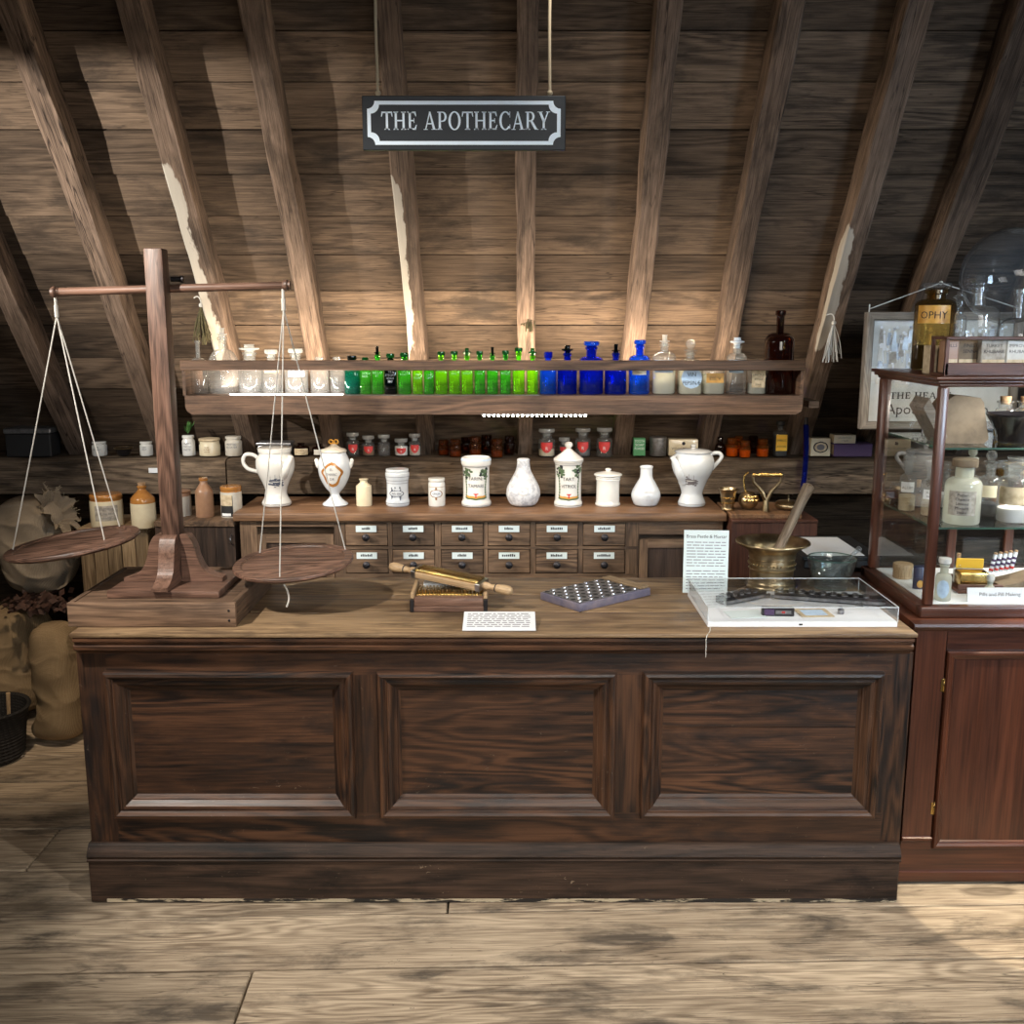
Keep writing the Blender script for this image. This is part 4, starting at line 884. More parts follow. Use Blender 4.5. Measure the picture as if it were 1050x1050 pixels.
mb = MB(); z = px2(0, 469, 709, 523.5)[1]; mb.lathe([(0, z), (.078, z), (.080, z + .004), (.066, z + .010), (.03, z + .014), (.010, z + .016), (.008, z + .020), (.013, z + .026), (.010, z + .033), (0, z + .035)], 28); mb.build('lid', M_['whiteb'], t)
# lidded urn
t, rf, p = pot('lidded_urn', 'pale footed urn with lid, shell ears and an orange framed cartouche', 'urn', 344, 523, [(12, 523), (13, 521), (8, 517), (4.8, 513), (5, 510), (10, 504), (15, 494), (16.5, 485), (15.5, 477), (12.5, 470), (11.5, 468.5), (0, 468)], 'whiteb')
mb = MB(); z = px2(0, 468.5, 344, 523)[1]; mb.lathe(spline([(.052, z), (.055, z + .004), (.050, z + .012), (.028, z + .020), (.020, z + .026), (.014, z + .03), (.010, z + .034), (0, z + .036)], 2), 28); mb.build('lid', M_['greyst'], t)
mb = MB(); [mb.lathe([(.008, -.004), (.012, 0), (.008, .004), (.005, 0), (.008, -.004)], 14, T(sx_ * .011, 0, z + .044) @ RX(PI / 2)) for sx_ in (-1, 1)]; mb.sphere(.007, T(0, 0, z + .036)); mb.build('finial', M_['gold'], t)
for sx_ in (-1, 1):
    mb = MB(); a = px2(344 + sx_ * 17.0, 481, 344, 523); mb.sphere(.014, T(a[0], 0, a[1]) @ RY(sx_ * .3), sx=.7, sy=.8, sz=1.5); mb.sphere(.010, T(a[0] + sx_ * .004, 0, a[1] + .016), sx=.9); mb.build('ear', M_['white'], t)
mb = MB(); z0, z1 = px2(0, 503, 344, 523)[1], px2(0, 477, 344, 523)[1]
car = lambda w: (lambda t: w * (math.sqrt(max(0, 1 - (2 * t - 1) ** 2)) * .75 + .35 * math.exp(-((t - .62) / .16) ** 2)))
patch(mb, rf, z0, z1, car(.048), M_['ochre'], nx=14, ny=20); patch(mb, rf, z0 + .014, z1 - .012, car(.036), M_['white'], off=.0016, nx=14, ny=18)
for q, s_ in enumerate(('EL.', 'THERIAC', 'DR')): text(mb, s_, .011, z1 - .036 - q * .021, M_['inkblue'], rf=rf, off=.0024, maxw=.045)
mb.build('cartouche', None, t)
# small cream bottle and decorated jars
t, rf, p = pot('stoneware_bottle', 'small plain cream stoneware bottle right of the urn', 'bottle', 373.5, 523, [(7.8, 523), (8, 521), (8, 505), (7.2, 502.5), (4.2, 500), (3.8, 499), (3.8, 497.5), (4.6, 496.8), (4.4, 495.8), (0, 495.9)], 'cream', k=2)
def medal(mb, rf, z, w, h, m):
    patch(mb, rf, z - h, z + h, oval(w), M_[m], nx=12, ny=12, off=.0007); patch(mb, rf, z - h * .82, z + h * .82, oval(w * .85), M_['whiteb'], nx=12, ny=12, off=.0012)
t, rf, p = pot('decorated_jar', 'taller white jar with grey scroll cartouche, right of the cream bottle', 'jar', 408, 522.5, [(11, 522.5), (12, 521), (12, 517), (11, 514), (11, 500), (11.5, 496), (12.2, 492), (12.2, 489), (11, 488.2), (11.6, 487.6), (11.6, 485.6), (10, 485), (0, 485)], 'whiteb', k=2)
mb = MB(); z = px2(0, 509, 408, 522.5)[1]; medal(mb, rf, z, .034, .014, 'inkblue'); text(mb, 'UNG. ZINC', .008, z - .004, M_['ink'], rf=rf, maxw=.048, off=.002)
for k in range(12): patch(mb, rf, z + random.choice((-1, 1)) * random.uniform(.017, .036), z + random.uniform(.018, .03), oval(.003), M_['inkblue'], cx=random.uniform(-.024, .024), nx=3, ny=3)
for q in (.014, .10, .112, .128): ring(mb, rf, q, M_['inkblue'])
mb.build('painted_cartouche', None, t)
t, rf, p = pot('decorated_jar', 'smaller white jar with brownish medallion, left of the palm-tree jar', 'jar', 448, 523, [(8, 523), (8.6, 522), (8.6, 501), (7.6, 499.5), (7.6, 498.5), (8.4, 497.5), (8.4, 495.5), (7.5, 494.8), (0, 494.8)], 'white', k=2)
mb = MB(); z = px2(0, 510, 448, 523)[1]; medal(mb, rf, z, .029, .018, 'sepia'); text(mb, 'OPIUM', .008, z - .004, M_['ink'], rf=rf, maxw=.036, off=.002); ring(mb, rf, z + .028, M_['sepia']); patch(mb, rf, z - .027, z + .027, .004, M_['sepia'], off=.0009, cx=.0); mb.build('painted_medallion', None, t)
def palms(mb, rf, zb_, zt_, w, tx):
    for sx_ in (-1, 1):
        for q in range(9): patch(mb, rf, zb_ + .01 + q * (zt_ - zb_ - .035) / 9, zb_ + .0085 + (q + 1) * (zt_ - zb_ - .035) / 9, lambda t: .0028 + .0018 * t, M_['leafink'], cx=sx_ * (w - .002 * math.sin(q * .7)), nx=2, ny=2)
        for k in range(30):
            a = random.uniform(0, 2 * PI); d = random.uniform(.004, .024)
            zz = zt_ - .026 + d * math.sin(a) * 1.05; patch(mb, rf, zz - .0045, zz + .0055, oval(random.uniform(.005, .0085)), M_['leafink' if k % 3 else 'ink'], cx=sx_ * (w - .003) + d * math.cos(a), nx=4, ny=4, off=.0008 + k * .00002)
    patch(mb, rf, zb_ - .006, zb_ + .016, oval(w * 1.15), M_['leafink'], nx=14, ny=6); patch(mb, rf, zb_ + .001, zb_ + .020, oval(w * .98), M_['gold'], nx=14, ny=6, off=.0012); patch(mb, rf, zb_ + .010, zb_ + .026, oval(w * .93), M_['white'], nx=14, ny=6, off=.0016)
    patch(mb, rf, zb_ + .014, zb_ + .024, lambda t: .013 * t, M_['redlab'], off=.0020, nx=4, ny=3); patch(mb, rf, zb_ + .005, zb_ + .014, lambda t: .003, M_['redlab'], off=.0020, nx=2, ny=2)
    for q, s_ in enumerate(tx): text(mb, s_, .0155, zb_ + .080 - q * .031, M_['ink'], rf=rf, off=.0012, maxw=w * 1.5)
cyl = [(14.8, 523), (15.2, 521.5), (15, 519), (13.6, 516), (13.4, 500), (13.6, 485), (15, 481.5), (15.3, 479)]
t, rf, p = pot('albarello_jar', 'open white cylinder jar painted with two palm trees', 'jar', 488.5, 523.5, cyl + [(15.2, 476), (14.6, 474.4), (13.4, 474), (13, 476), (0, 477)], 'white', k=3)
mb = MB(); z0 = px2(0, 515, 488.5, 523.5)[1]; palms(mb, rf, z0, px2(0, 483, 488.5, 523.5)[1], .046, ('FARIN:', 'TAMARI')); [ring(mb, rf, q, M_['ink']) for q in (px2(0, 483, 488.5, 523.5)[1], .006)]; ring(mb, rf, px2(0, 477, 488.5, 523.5)[1], M_['bluep'], .009); mb.build('painted_palms', None, t)
t, rf, p = pot('albarello_jar', 'white palm-tree jar with a domed lid and round knob', 'jar', 582.5, 522, [(14.2, 522), (14.6, 520.5), (14.4, 518), (13.4, 515), (13.2, 500), (13.4, 482), (14.4, 478), (14.4, 476), (0, 476)], 'white', k=3)
mb = MB(); z0 = px2(0, 514, 582.5, 522)[1]; palms(mb, rf, z0, px2(0, 480, 582.5, 522)[1], .045, ('TART:', 'VITRIOL')); [ring(mb, rf, q, M_['ink']) for q in (px2(0, 480, 582.5, 522)[1], .006)]; mb.build('painted_palms', None, t)
mb = MB(); z = px2(0, 475.9, 582.5, 522)[1]; mb.lathe(spline([(.052, z), (.0635, z + .001), (.0635, z + .008), (.056, z + .014), (.032, z + .032), (.016, z + .046), (.010, z + .052), (.015, z + .059), (.0175, z + .067), (.013, z + .077), (0, z + .081)], 3), 28); mb.build('lid', M_['white'], t)
t, rf, p = pot('gourd_vase', 'mottled grey gourd-shaped vase with a small oval medallion', 'vase', 536.5, 524.5, [(10, 524.5), (14, 522), (17.3, 514), (16.5, 506), (11.5, 496), (7.5, 488), (6.4, 480), (6.6, 478), (5, 476.5), (0, 476)], 'marble')
mb = MB(); medal(mb, rf, px2(0, 507.5, 536.5, 524)[1], .022, .018, 'greyst'); text(mb, 'MALT', .007, px2(0, 508, 536.5, 524)[1], M_['inkb'], rf=rf, off=.0022, maxw=.03); mb.build('oval_medallion', None, t)
t, rf, p = pot('lidded_jar', 'plain white ribbed jar with knobbed lid, right of the domed jar', 'jar', 623, 522, [(12, 522), (12.8, 521), (12.8, 519.5), (12, 518.5), (11.8, 510), (11.8, 497), (12.6, 495.5), (12.6, 494.5), (11.8, 494), (12.4, 492), (0, 492)], 'white', k=2)
mb = MB(); z = px2(0, 491.8, 623, 522)[1]; mb.lathe(spline([(.054, z), (.060, z + .003), (.060, z + .008), (.05, z + .013), (.02, z + .019), (.010, z + .021), (.013, z + .028), (.008, z + .033), (0, z + .034)], 3), 28); mb.build('lid', M_['white'], t)
t, rf, p = pot('pear_vase', 'small white pear-shaped vase with raised lettering, beside the right jug', 'vase', 662, 522.5, [(9, 522.5), (12, 521), (14.8, 514), (14.2, 508), (9.5, 499), (6.6, 494), (6.1, 486), (6.6, 484), (6.8, 482.8), (5.6, 482.2), (5, 484), (0, 485)], 'whiteb')
mb = MB(); z = px2(0, 511, 662, 522.5)[1]; [text(mb, s_, .010, z + .012 - q * .016, M_['marble'], rf=rf, off=.002, maxw=.06) for q, s_ in enumerate(('LEMON', 'PURE', 'WATER'))]; mb.build('raised_lettering', None, t)
# stoneware at the left on crate and low cupboard
def stone(name, label, cat, px, Y, base, pts, m, ztop, k=3):
    t = thing(name, label, cat, (X(px, Y, ztop), Y, ztop + .0006), 0)
    s_ = S(Y, ztop); zz = Zp(base, Y); p = [(0, .0005)] + [(max(0, r), max(0, z)) for r, z in spline([(r * s_, max(0, Zp(y, Y) - zz)) for r, y in pts], k)]
    return t, p, rfun(p)
def two(t, p, zsplit, lo, hi):
    a = [q for q in p if q[1] <= zsplit and q[0] > 0 or q[1] < .001]; r = rfun(p)(zsplit)
    mb = MB(); mb.lathe(a + [(r, zsplit)], 28); mb.build('lower_body', M_[lo], t)
    mb = MB(); mb.lathe([(r, zsplit)] + [q for q in p if q[1] > zsplit], 28); mb.build('glazed_top', M_[hi], t)
ZC = zk
t, p, rf = stone('stoneware_jar', 'wide two-tone stoneware jar with a big paper label on the crate', 'jar', 110.5, 4.33, 540, [(15.5, 540), (16, 538), (16, 516), (15, 513.5), (15.5, 512), (16, 510), (15.4, 507.8), (13, 507.4), (0, 507.4)], 'cream', ZC)
two(t, p, .112, 'cream', 'ochre')
mb = MB(); patch(mb, rf, .03, .095, .050, M_['agedg'], th=.35); [text(mb, s_, .011, .075 - .018 * q, M_['inkb'], rf=rf, th=.35, maxw=.08, off=.002) for q, s_ in enumerate(('OINTMENT', 'of the best', 'quality'))]; mb.build('label', None, t)
t, p, rf = stone('stoneware_flagon', 'two-tone stoneware flagon with a cork, beside the wide labelled jar', 'bottle', 148, 4.30, 542, [(12, 542), (12.2, 540), (12.2, 516), (10.5, 511), (6, 506.5), (4, 504), (3.8, 503), (4.6, 502), (4.4, 500), (0, 500)], 'cream', ZC)
two(t, p, .105, 'cream', 'ochre')
mb = MB(); z = p[-1][1]; mb.lathe([(0, z - .004), (.014, z - .004), (.017, z + .012), (0, z + .013)], 14); mb.build('stopper', M_['cork'], t)
ZQ = zc_
t, p, rf = stone('stoneware_jar', 'pale stoneware jar mostly hidden behind the balance post', 'jar', 184, 4.33, 531, [(12, 531), (12.4, 529), (12.4, 510), (11.5, 508), (12, 506), (0, 506)], 'greyst', ZQ); two(t, p, .085, 'greyst', 'brownst')
t, p, rf = stone('stoneware_bottle', 'brown salt-glazed stoneware bottle right of the balance post', 'bottle', 210.5, 4.30, 532, [(8.8, 532), (9, 530), (9, 509), (7.6, 504), (4.2, 499), (3.6, 497), (3.4, 495), (4.4, 494), (4.2, 492.5), (0, 492.5)], 'brownst', ZQ)
mb = MB(); mb.lathe(p, 24); mb.build('pot_body', M_['brownst'], t); mb = MB(); mb.lathe([(.0185, p[-1][1] - .012), (.0195, p[-1][1] - .006), (.018, p[-1][1] + .001), (0, p[-1][1] + .002)], 18); mb.build('glazed_lip', M_['ochre'], t)
t, p, rf = stone('stoneware_jar', 'small stoneware jar with a dark and buff label at the cupboard end', 'jar', 238, 4.30, 531, [(10.2, 531), (10.6, 529.5), (10.6, 506), (9.8, 504.5), (10.6, 503), (10.6, 500.5), (9.5, 499.8), (0, 499.8)], 'greyst', ZQ)
two(t, p, .108, 'greyst', 'ochre')
mb = MB(); patch(mb, rf, .005, .095, .031, M_['black'], th=-.3); patch(mb, rf, .052, .098, .029, M_['aged'], th=-.3, off=.0015); patch(mb, rf, .008, .02, .022, M_['paper'], th=-.3, off=.0015); mb.build('label', None, t)
# brass on the display board
def on_board(px, Y=4.24): return (X(px, Y, zbd), Y, zbd + .0005)
zbd = zr + .019
s = S(4.24, zbd)
t = thing('small_mortar', 'small brass mortar cup standing left on the brown board', 'mortar', on_board(746), 0)
mb = MB(); mb.lathe(spline([(.026, 0), (.029, .004), (.025, .012), (.030, .05), (.034, .075), (.040, .088), (.038, .092), (.032, .088), (.026, .05), (0, .02)], 3), 24); mb.build('mortar_body', M_['brass'], t)
mb = MB(); [mb.lathe([(.0285 + .0015 * q, .0), (.0325 + .0015 * q, .002), (.0285 + .0015 * q, .005)], 24, T(0, 0, .03 + q * .022)) for q in (0, 1)]; mb.build('band', M_['brassy'], t)
t = thing('brass_ladle', 'round pierced brass ladle with an upright hooked handle, beside the mortar cup', 'ladle', on_board(767, 4.25), R(10))
mb = MB(); mb.sphere(.042, T(0, 0, .040), sz=.92, seg=24); mb.build('bowl', M_['brass'], t)
mb = MB(); [mb.sphere(.0075, T(.041 * math.cos(a) * math.cos(b), .041 * math.sin(a) * math.cos(b), .040 + .038 * math.sin(b)), seg=8) for a in (-2.3, -1.9, -1.5, -1.1, -.7) for b in (.1, .5)]; mb.build('boss', M_['brassy'], t)
mb = MB(); mb.tube(spline([(-.005, .02, .07), (-.012, .025, .11), (-.010, .025, .14), (.004, .02, .155)], 4), .0045); mb.build('handle', M_['brassy'], t)
t = thing('lozenge_cutter', 'Y-shaped brass cutter with a turned crossbar handle standing on the board', 'cutter', on_board(785, 4.20), 0)
mb = MB(); mb.lathe([(.012, 0), (.015, .002), (.013, .03), (.010, .05), (.0, .055)], 16)
for sx_ in (-1, 1): mb.tube([(0, 0, .045), (sx_ * .02, 0, .085), (sx_ * .056, 0, .125), (sx_ * .06, 0, .155)], [.010, .008, .006, .005], 8)
mb.build('forked_arm', M_['brass'], t)
mb = MB(); mb.lathe([(0, -.062), (.008, -.062), (.009, -.05), (.006, -.045), (.0085, -.02), (.009, 0), (.0085, .02), (.006, .045), (.009, .05), (.008, .062), (0, .062)], 14, T(0, 0, .155) @ RY(PI / 2)); mb.build('crossbar', M_['brassy'], t)
t = thing('brass_dish', 'shallow round brass dish with lid lying on the brown board', 'dish', on_board(808, 4.26), 0)
mb = MB(); mb.lathe(spline([(.03, 0), (.05, .006), (.055, .016), (.05, .026), (.03, .024), (.0, .024)], 3), 28); mb.build('dish_body', M_['brass'], t)
mb = MB(); mb.lathe([(.05, .0262), (.053, .028), (.045, .034), (.012, .037), (.004, .037), (.003, .06), (0, .061)], 24); mb.build('lid', M_['brass'], t)
# ================================================================= on the counter: balance
bx = thing('platform_box', 'dark wooden platform box under the big balance, on the left counter end', 'box', (0, 0, 0))
qx0, qx1, qy0, qy1, qz = X(68, 2.925, .93), X(241, 2.925, .93), 2.925, 3.38, .934
bx.location = (qx0, qy0, ZT + .0005); W_, D_, H_ = qx1 - qx0, qy1 - qy0, qz - ZT
mb = MB(); mb.box(0, W_, 0, .016, 0, H_, bev=.003, seg=2); mb.box(0, .016, .0165, D_, 0, H_, bev=.003, seg=2); mb.box(W_ - .016, W_, .0165, D_, 0, H_, bev=.003, seg=2); mb.box(.0165, W_ - .0165, D_ - .016, D_, 0, H_); mb.build('side_wall', M_['box'], bx)
mb = MB(); mb.box(.0165, W_ - .0165, .0165, D_ - .0165, H_ - .02, H_ - .004); mb.build('top_panel', M_['box'], bx)
mb = MB(); [mb.lathe([(0, 0), (.004, 0), (.003, .0015), (0, .002)], 10, T(W_ - .02, 0, zz) @ RX(PI / 2)) for zz in (.02, .05)]; mb.build('screw_pair', M_['iron'], bx)
bal = thing('balance_scale', 'tall wooden beam balance with two round hanging wooden pans', 'scale', (-1.058, 3.13, qz - .003))
hz = qz - .003
mb = MB(); mb.box(-.165, .175, -.14, .13, 0, .022, bev=.004, seg=2); mb.build('base_plate', M_['scale'], bal)
pz = Zp(255, 3.13) - hz
mb = MB(); mb.box(-.028, .028, -.028, .028, .022, pz, bev=.005, seg=2, ax=2); mb.build('post', M_['scale'], bal)
og = [(0, 0), (.125, 0), (.125, .012)] + [(a, b) for a, b in spline([(.125, .012), (.10, .018), (.068, .038), (.050, .075), (.042, .11), (.026, .142), (.008, .15)], 4)] + [(0, .15)]
for k in range(4):
    mb = MB(); mb.prism([(.0285 + a, .0225 + b) for a, b in og], -.024, .024, RZ(k * PI / 2)); mb.build('leg', M_['scale'], bal)
bL = (X(56, 3.17, 1.85) + 1.058, .04, Zp(299.5, 3.17) - hz); bR = (X(294, 3.17, 1.85) + 1.058, .04, Zp(292.5, 3.17) - hz)
mb = MB(); d = Vector(bR) - Vector(bL); L = d.length
mb.lathe([(0, 0), (.010, 0), (.0125, .01), (.0125, L * .5), (.0115, L - .01), (.009, L), (0, L)], 14, T(*bL) @ d.to_track_quat('Z', 'X').to_matrix().to_4x4()); bm_ = mb.build('beam', M_['scale'], bal)
for e, dd in ((bL, -1), (bR, 1)):
    mb = MB(); q = d.to_track_quat('Z', 'X').to_matrix().to_4x4()
    mb.lathe([(0, -.012), (.012, -.012), (.0175, -.004), (.0175, .002), (.013, .006), (.014, .012), (.0, .013)], 16, T(*e) @ q); mb.build('end_knob', M_['scale'], bm_)
mb = MB(); mb.lathe([(0, 0), (.008, 0), (.008, .03), (.011, .031), (.011, .038), (0, .04)], 12, T(.026, .045, (bL[2] + bR[2]) / 2 + .028) @ RY(PI / 2)); mb.box(-.02, .02, .0285, .05, (bL[2] + bR[2]) / 2 - .03, (bL[2] + bR[2]) / 2 + .03); mb.build('pivot', M_['iron'], bal)
def pan(pxc, pyc, wpx, ry, rx, end, att, Yp, tail):
    zc = Zp(pyc, Yp); r = wpx / 2 * S(Yp, zc); c = Vector((X(pxc, Yp, zc) + 1.058, Yp - 3.13, zc - hz))
    M = T(*c) @ RX(rx) @ RY(ry)
    mb = MB(); mb.lathe([(0, -.014), (r * .7, -.014), (r * .95, -.009), (r, -.002), (r, .004), (r * .985, .008), (r * .87, .008), (r * .85, .003), (0, .003)], 56); 
    mb.gc = [Vector((v.x + 3, v.y, v.z * 3)) for v in mb.v]; mb.v = [M @ v for v in mb.v]
    p = mb.build('pan', M_['scale'], bal)
    mb = MB(); mb.lathe([(r * .845, .0032), (r * .855, .0040), (r * .865, .0032)], 56, M); mb.build('turned_line', M_['box'], p)
    e = Vector(end)
    mb = MB(); mb.tube([e + Vector((0, 0, .004)), e - Vector((0, 0, .03)), e - Vector((0, 0, .055))], .0045, 8); mb.tube([e - Vector((0, 0, .04)), e - Vector((0, 0, .075))], .0065, 8); mb.build('hook', M_['cord'], bal)
    for ax_, ay in att:
        q = M @ Vector((ax_ * r, ay * r, .004)); s0 = e - Vector((0, 0, .07))
        mb = MB(); mb.tube([s0, s0.lerp(q, .5) + Vector((0, 0, -.003)), q, q + (M.to_3x3() @ Vector((0, 0, -.02)))], .0022, 6); mb.build('cord', M_['cord'], bal)
    if tail:
        q = M @ Vector((-.02 * r, -.8 * r, -.015)); mb = MB(); mb.tube(spline([tuple(q), tuple(q + Vector((.012, 0, -.022))), tuple(q + Vector((.018, -.003, -.05))), tuple(q + Vector((.010, -.004, -.075)))], 4), .003, 6); mb.build('cord_tail', M_['cord'], p)
pan(75, 557.5, 132, -.125, .03, bL, [(-.93, -.05), (.52, -.06), (.44, .8)], 3.18, False)
pan(301, 577, 122, -.05, .075, (bR[0] - .012, bR[1], bR[2]), [(-.70, .55), (-.05, -.82), (.80, .50)], 3.17, True)
# ---------------------------------------------------------------- pill machine
zt_ = ZT + .0005
y0 = Yz(628, ZT); x0, x1 = X(420.5, y0, .88), X(499.5, y0, .88); w = (x1 - x0) / 2
pm = thing('pill_machine', 'wooden pill making base with brass grooves in the middle of the counter', 'tool', ((x0 + x1) / 2, y0, zt_))
mb = MB(); mb.box(-w, w, 0, .19, 0, .018, bev=.002); mb.box(-w + .012, w - .012, 0, .035, .0185, .045, bev=.003, seg=2); mb.build('base', M_['scale'], pm)
for sx_ in (-1, 1):
    mb = MB(); mb.box(min(sx_ * w, sx_ * (w - .012)), max(sx_ * w, sx_ * (w - .012)), .02, .19, .0185, .058, bev=.002, ax=1); mb.build('side_rail', M_['pale'], pm)
    mb = MB(); mb.box(min(sx_ * (w + .001), sx_ * (w - .0115)), max(sx_ * (w + .001), sx_ * (w - .0115)), -.002, .0195, .0, .04, bev=.002); mb.build('corner_cap', M_['iron'], pm)
mb = MB(); mb.box(-w + .014, w - .014, .036, .14, .03, .044)
for k in range(19):
    x = -w + .02 + k * (2 * w - .04) / 18; mb.tube([(x, .037, .0445), (x, .14, .047)], .0042, 8)
mb.build('grooved_plate', M_['brassy'], pm)
mb = MB(); mb.box(-w + .03, w - .014, .142, .188, .03, .058, bev=.002); mb.build('white_strip', M_['paper'], pm)
ro = thing('pill_roller', 'two-handled pill roller with brass grooves, lying across the pill machine', 'tool', ((X(461, 3.2, .93)), y0 + .105, ZT + .083), 0)
ro.rotation_euler = (R(8), R(4), -R(27))
mb = MB(); mb.box(-.125, .125, -.03, .03, -.010, .012, bev=.003, seg=2); mb.build('roller_body', M_['pale'], ro)
mb = MB(); mb.box(-.115, .115, -.026, .026, .0125, .0145)
for k in range(22):
    x = -.110 + k * .22 / 21; mb.tube([(x, -.027, .0155), (x, .027, .0155)], .0038, 8)
mb.build('grooved_plate', M_['brassy'], ro)
for sx_ in (-1, 1):
    mb = MB(); mb.lathe(spline([(.012, .12), (.013, .14), (.009, .152), (.012, .17), (.0155, .195), (.015, .215), (.009, .226), (0, .227)], 3), 16, RY(sx_ * PI / 2)); h = mb.build('handle', M_['pale'], ro)
    mb = MB(); mb.box(min(sx_ * .110, sx_ * .127), max(sx_ * .110, sx_ * .127), -.0312, .0312, -.011, .0135, bev=.001); mb.build('ferrule', M_['steel'], h)
    mb = MB(); mb.lathe([(.0125, .168), (.0136, .170), (.0125, .172)], 16, RY(sx_ * PI / 2)); mb.build('turned_line', M_['ink'], h)
# ---------------------------------------------------------------- pill tray
zq = ZT + .030
A, B_, D_ = [Vector((X(px, Yz(py, zq), zq), Yz(py, zq), 0)) for px, py in ((557, 602.5), (594.5, 618.5), (628, 587.5))]
ex = (D_ - A); ey = (A - B_); Lx = ex.length; Ly = .165; ang = math.atan2(ex.y, ex.x)
pt = thing('pill_tray', 'grey metal pill tray with a chequered grid of holes, right of the pill machine', 'tray', (B_.x, B_.y, zt_), ang)
Ly = max(.13, min(.19, abs(ey.dot(Vector((-math.sin(ang), math.cos(ang), 0))))))
mb = MB(); mb.box(0, Lx, 0, Ly, 0, .026, bev=.003, seg=2); mb.build('tray_body', plain('blued_wood', (.12, .115, .17), .5, bump=.2, bs=40, col2=(.20, .17, .2), vs=25), pt)
mb = MB(); mb.box(.006, Lx - .05, .006, Ly - .006, .0262, .0285); mb.build('grid_plate', M_['tin'], pt)
mb = MB(); nx, ny = 11, 6
for i in range(nx):
    for j in range(ny):
        cx = .016 + i * (Lx - .075) / (nx - 1); cy = .018 + j * (Ly - .036) / (ny - 1)
        if (i + j) % 2: mb.lathe([(0, .0287), (.0085, .0287), (.0080, .0292), (0, .0293)], 10, T(cx, cy, 0), mi=mb.mat(M_['black']))
        else: mb.lathe([(0, .0287), (.0088, .0287), (.0075, .0325), (0, .0335)], 10, T(cx, cy, 0), mi=mb.mat(M_['steel']))
mb.build('pill_grid', None, pt)
mb = MB(); mb.box(Lx - .046, Lx - .004, .004, Ly - .004, .0262, .034, bev=.002); mb.build('pale_strip', M_['crate'], pt)
# ---------------------------------------------------------------- cards
def para(mb, x0, x1, zs, y, h, m):
    mi = mb.mat(m)
    for z in zs:
        x = x0; end = x1 - random.uniform(0, .12) * (x1 - x0)
        while x < end:
            L = random.uniform(2.0, 6.5) * h; L = min(L, x1 - x)
            mb.box(x, x + L, y - .0002, y, z, z + h * .62, mi=mi); x += L + h * .8
yc = Yz(648, ZT) + .003; a, b = X(474, yc, ZT), X(549.5, yc, ZT); w = (b - a) / 2
cd = thing('info_card', 'small white printed card lying at the front edge of the counter', 'card', ((a + b) / 2, yc, zt_ + .001))
cd.rotation_euler = (R(7), 0, 0)
mb = MB(); mb.box(-w, w, 0, .135, 0, .005, bev=.001); mb.build('card_sheet', M_['paper'], cd)
mb = MB(); M = T(0, 0, .0055) @ RX(-PI / 2); para(mb, -w + .012, w - .012, [], 0, .005, M_['inkb'])
for q in range(8): 
    x = -w + .012
    while x < w - .02:
        L = random.uniform(.008, .026); mb.box(x, min(x + L, w - .012), .115 - q * .0135, .119 - q * .0135, .0051, .0054, mi=0); x += L + .005
mb.build('printed_text', M_['tin'], cd)
Yc = 3.315; a, b = X(699, Yc, 1.0), X(746, Yc, 1.0); w = (b - a) / 2; hh = (Zp(545, Yc) - ZT) 
cd = thing('info_card', 'upright white card headed Brass Pestle & Mortar, leaning behind the acrylic case', 'card', ((a + b) / 2 + .006, Yc, zt_), 0)
cd.rotation_euler = (R(-7), R(1.5), R(4))
mb = MB(); mb.box(-w, w, 0, .003, 0, hh); mb.build('card_sheet', M_['paperg'], cd)
mb = MB(); text(mb, 'Brass Pestle & Mortar', .0115, hh - .026, M_['ink'], y=-.0006, maxw=2 * w - .016)
para(mb, -w + .010, w - .010, [hh - .042 - .0098 * q for q in range(9)] + [hh - .138 - .0098 * q for q in range(7)], -.0004, .0052, M_['tin']); mb.build('printed_text', None, cd)
cs = thing('card_easel', 'small clear support foot behind the leaning white card', 'stand', ((a + b) / 2, Yc + .02, zt_))
mb = MB(); mb.prism([(-.03, 0), (.03, 0), (.03, .004), (-.03, .004)], .0, .05); mb.prism([(-.03, .0045), (.03, .0045), (.02, .05), (-.02, .05)], .006, .010); mb.build('easel_body', M_['g_acryl'], cs)
# ---------------------------------------------------------------- acrylic case
ay0, ay1 = 2.925, 3.275; ax0, ax1 = X(726, ay0, .9), X(921, ay0, .9); za = Zp(623, ay0) - ZT; ac = thing('acrylic_case', 'low clear acrylic display case with white base on the right counter end', 'display case', ((ax0 + ax1) / 2, ay0, zt_))
w = (ax1 - ax0) / 2; d_ = ay1 - ay0
mb = MB(); mb.box(-w, w, 0, d_, 0, .016, bev=.001); mb.build('white_base', M_['paper'], ac)
mb = MB(); mb.box(-.011, .0, -.0006, 0, .006, .0105); mb.build('printed_number', M_['ink'], ac)
mb = MB(); e = .0
mb.add([(-w, 0, .0165), (w, 0, .0165), (w, d_, .0165), (-w, d_, .0165), (-w, 0, za), (w, 0, za), (w, d_, za), (-w, d_, za)], [(0, 1, 5, 4), (1, 2, 6, 5), (2, 3, 7, 6), (3, 0, 4, 7), (4, 5, 6, 7)]); mb.build('clear_cover', M_['g_acryl'], ac)
mb = MB(); q = .0012
for (x, y) in ((-w, 0), (w, 0), (w, d_), (-w, d_)): mb.box(x - q, x + q, y - q, y + q, .0165, za)
for y in (0, d_): mb.box(-w, w, y - q, y + q, za - q, za + q)
for x in (-w, w): mb.box(x - q, x + q, 0, d_, za - q, za + q)
mb.build('polished_edge', plain('acrylic_edge', (.62, .66, .68), .2, coat=.5), ac)
zi = ZT + .0175
def in_case(name, label, cat, px, py, rz=0): 
    y = Yz(py, zi); return thing(name, label, cat, (X(px, y, zi), y, zi), rz)
t = in_case('paper_slip', 'pale greenish paper slip inside the acrylic case, front left', 'card', 765, 631, .12)
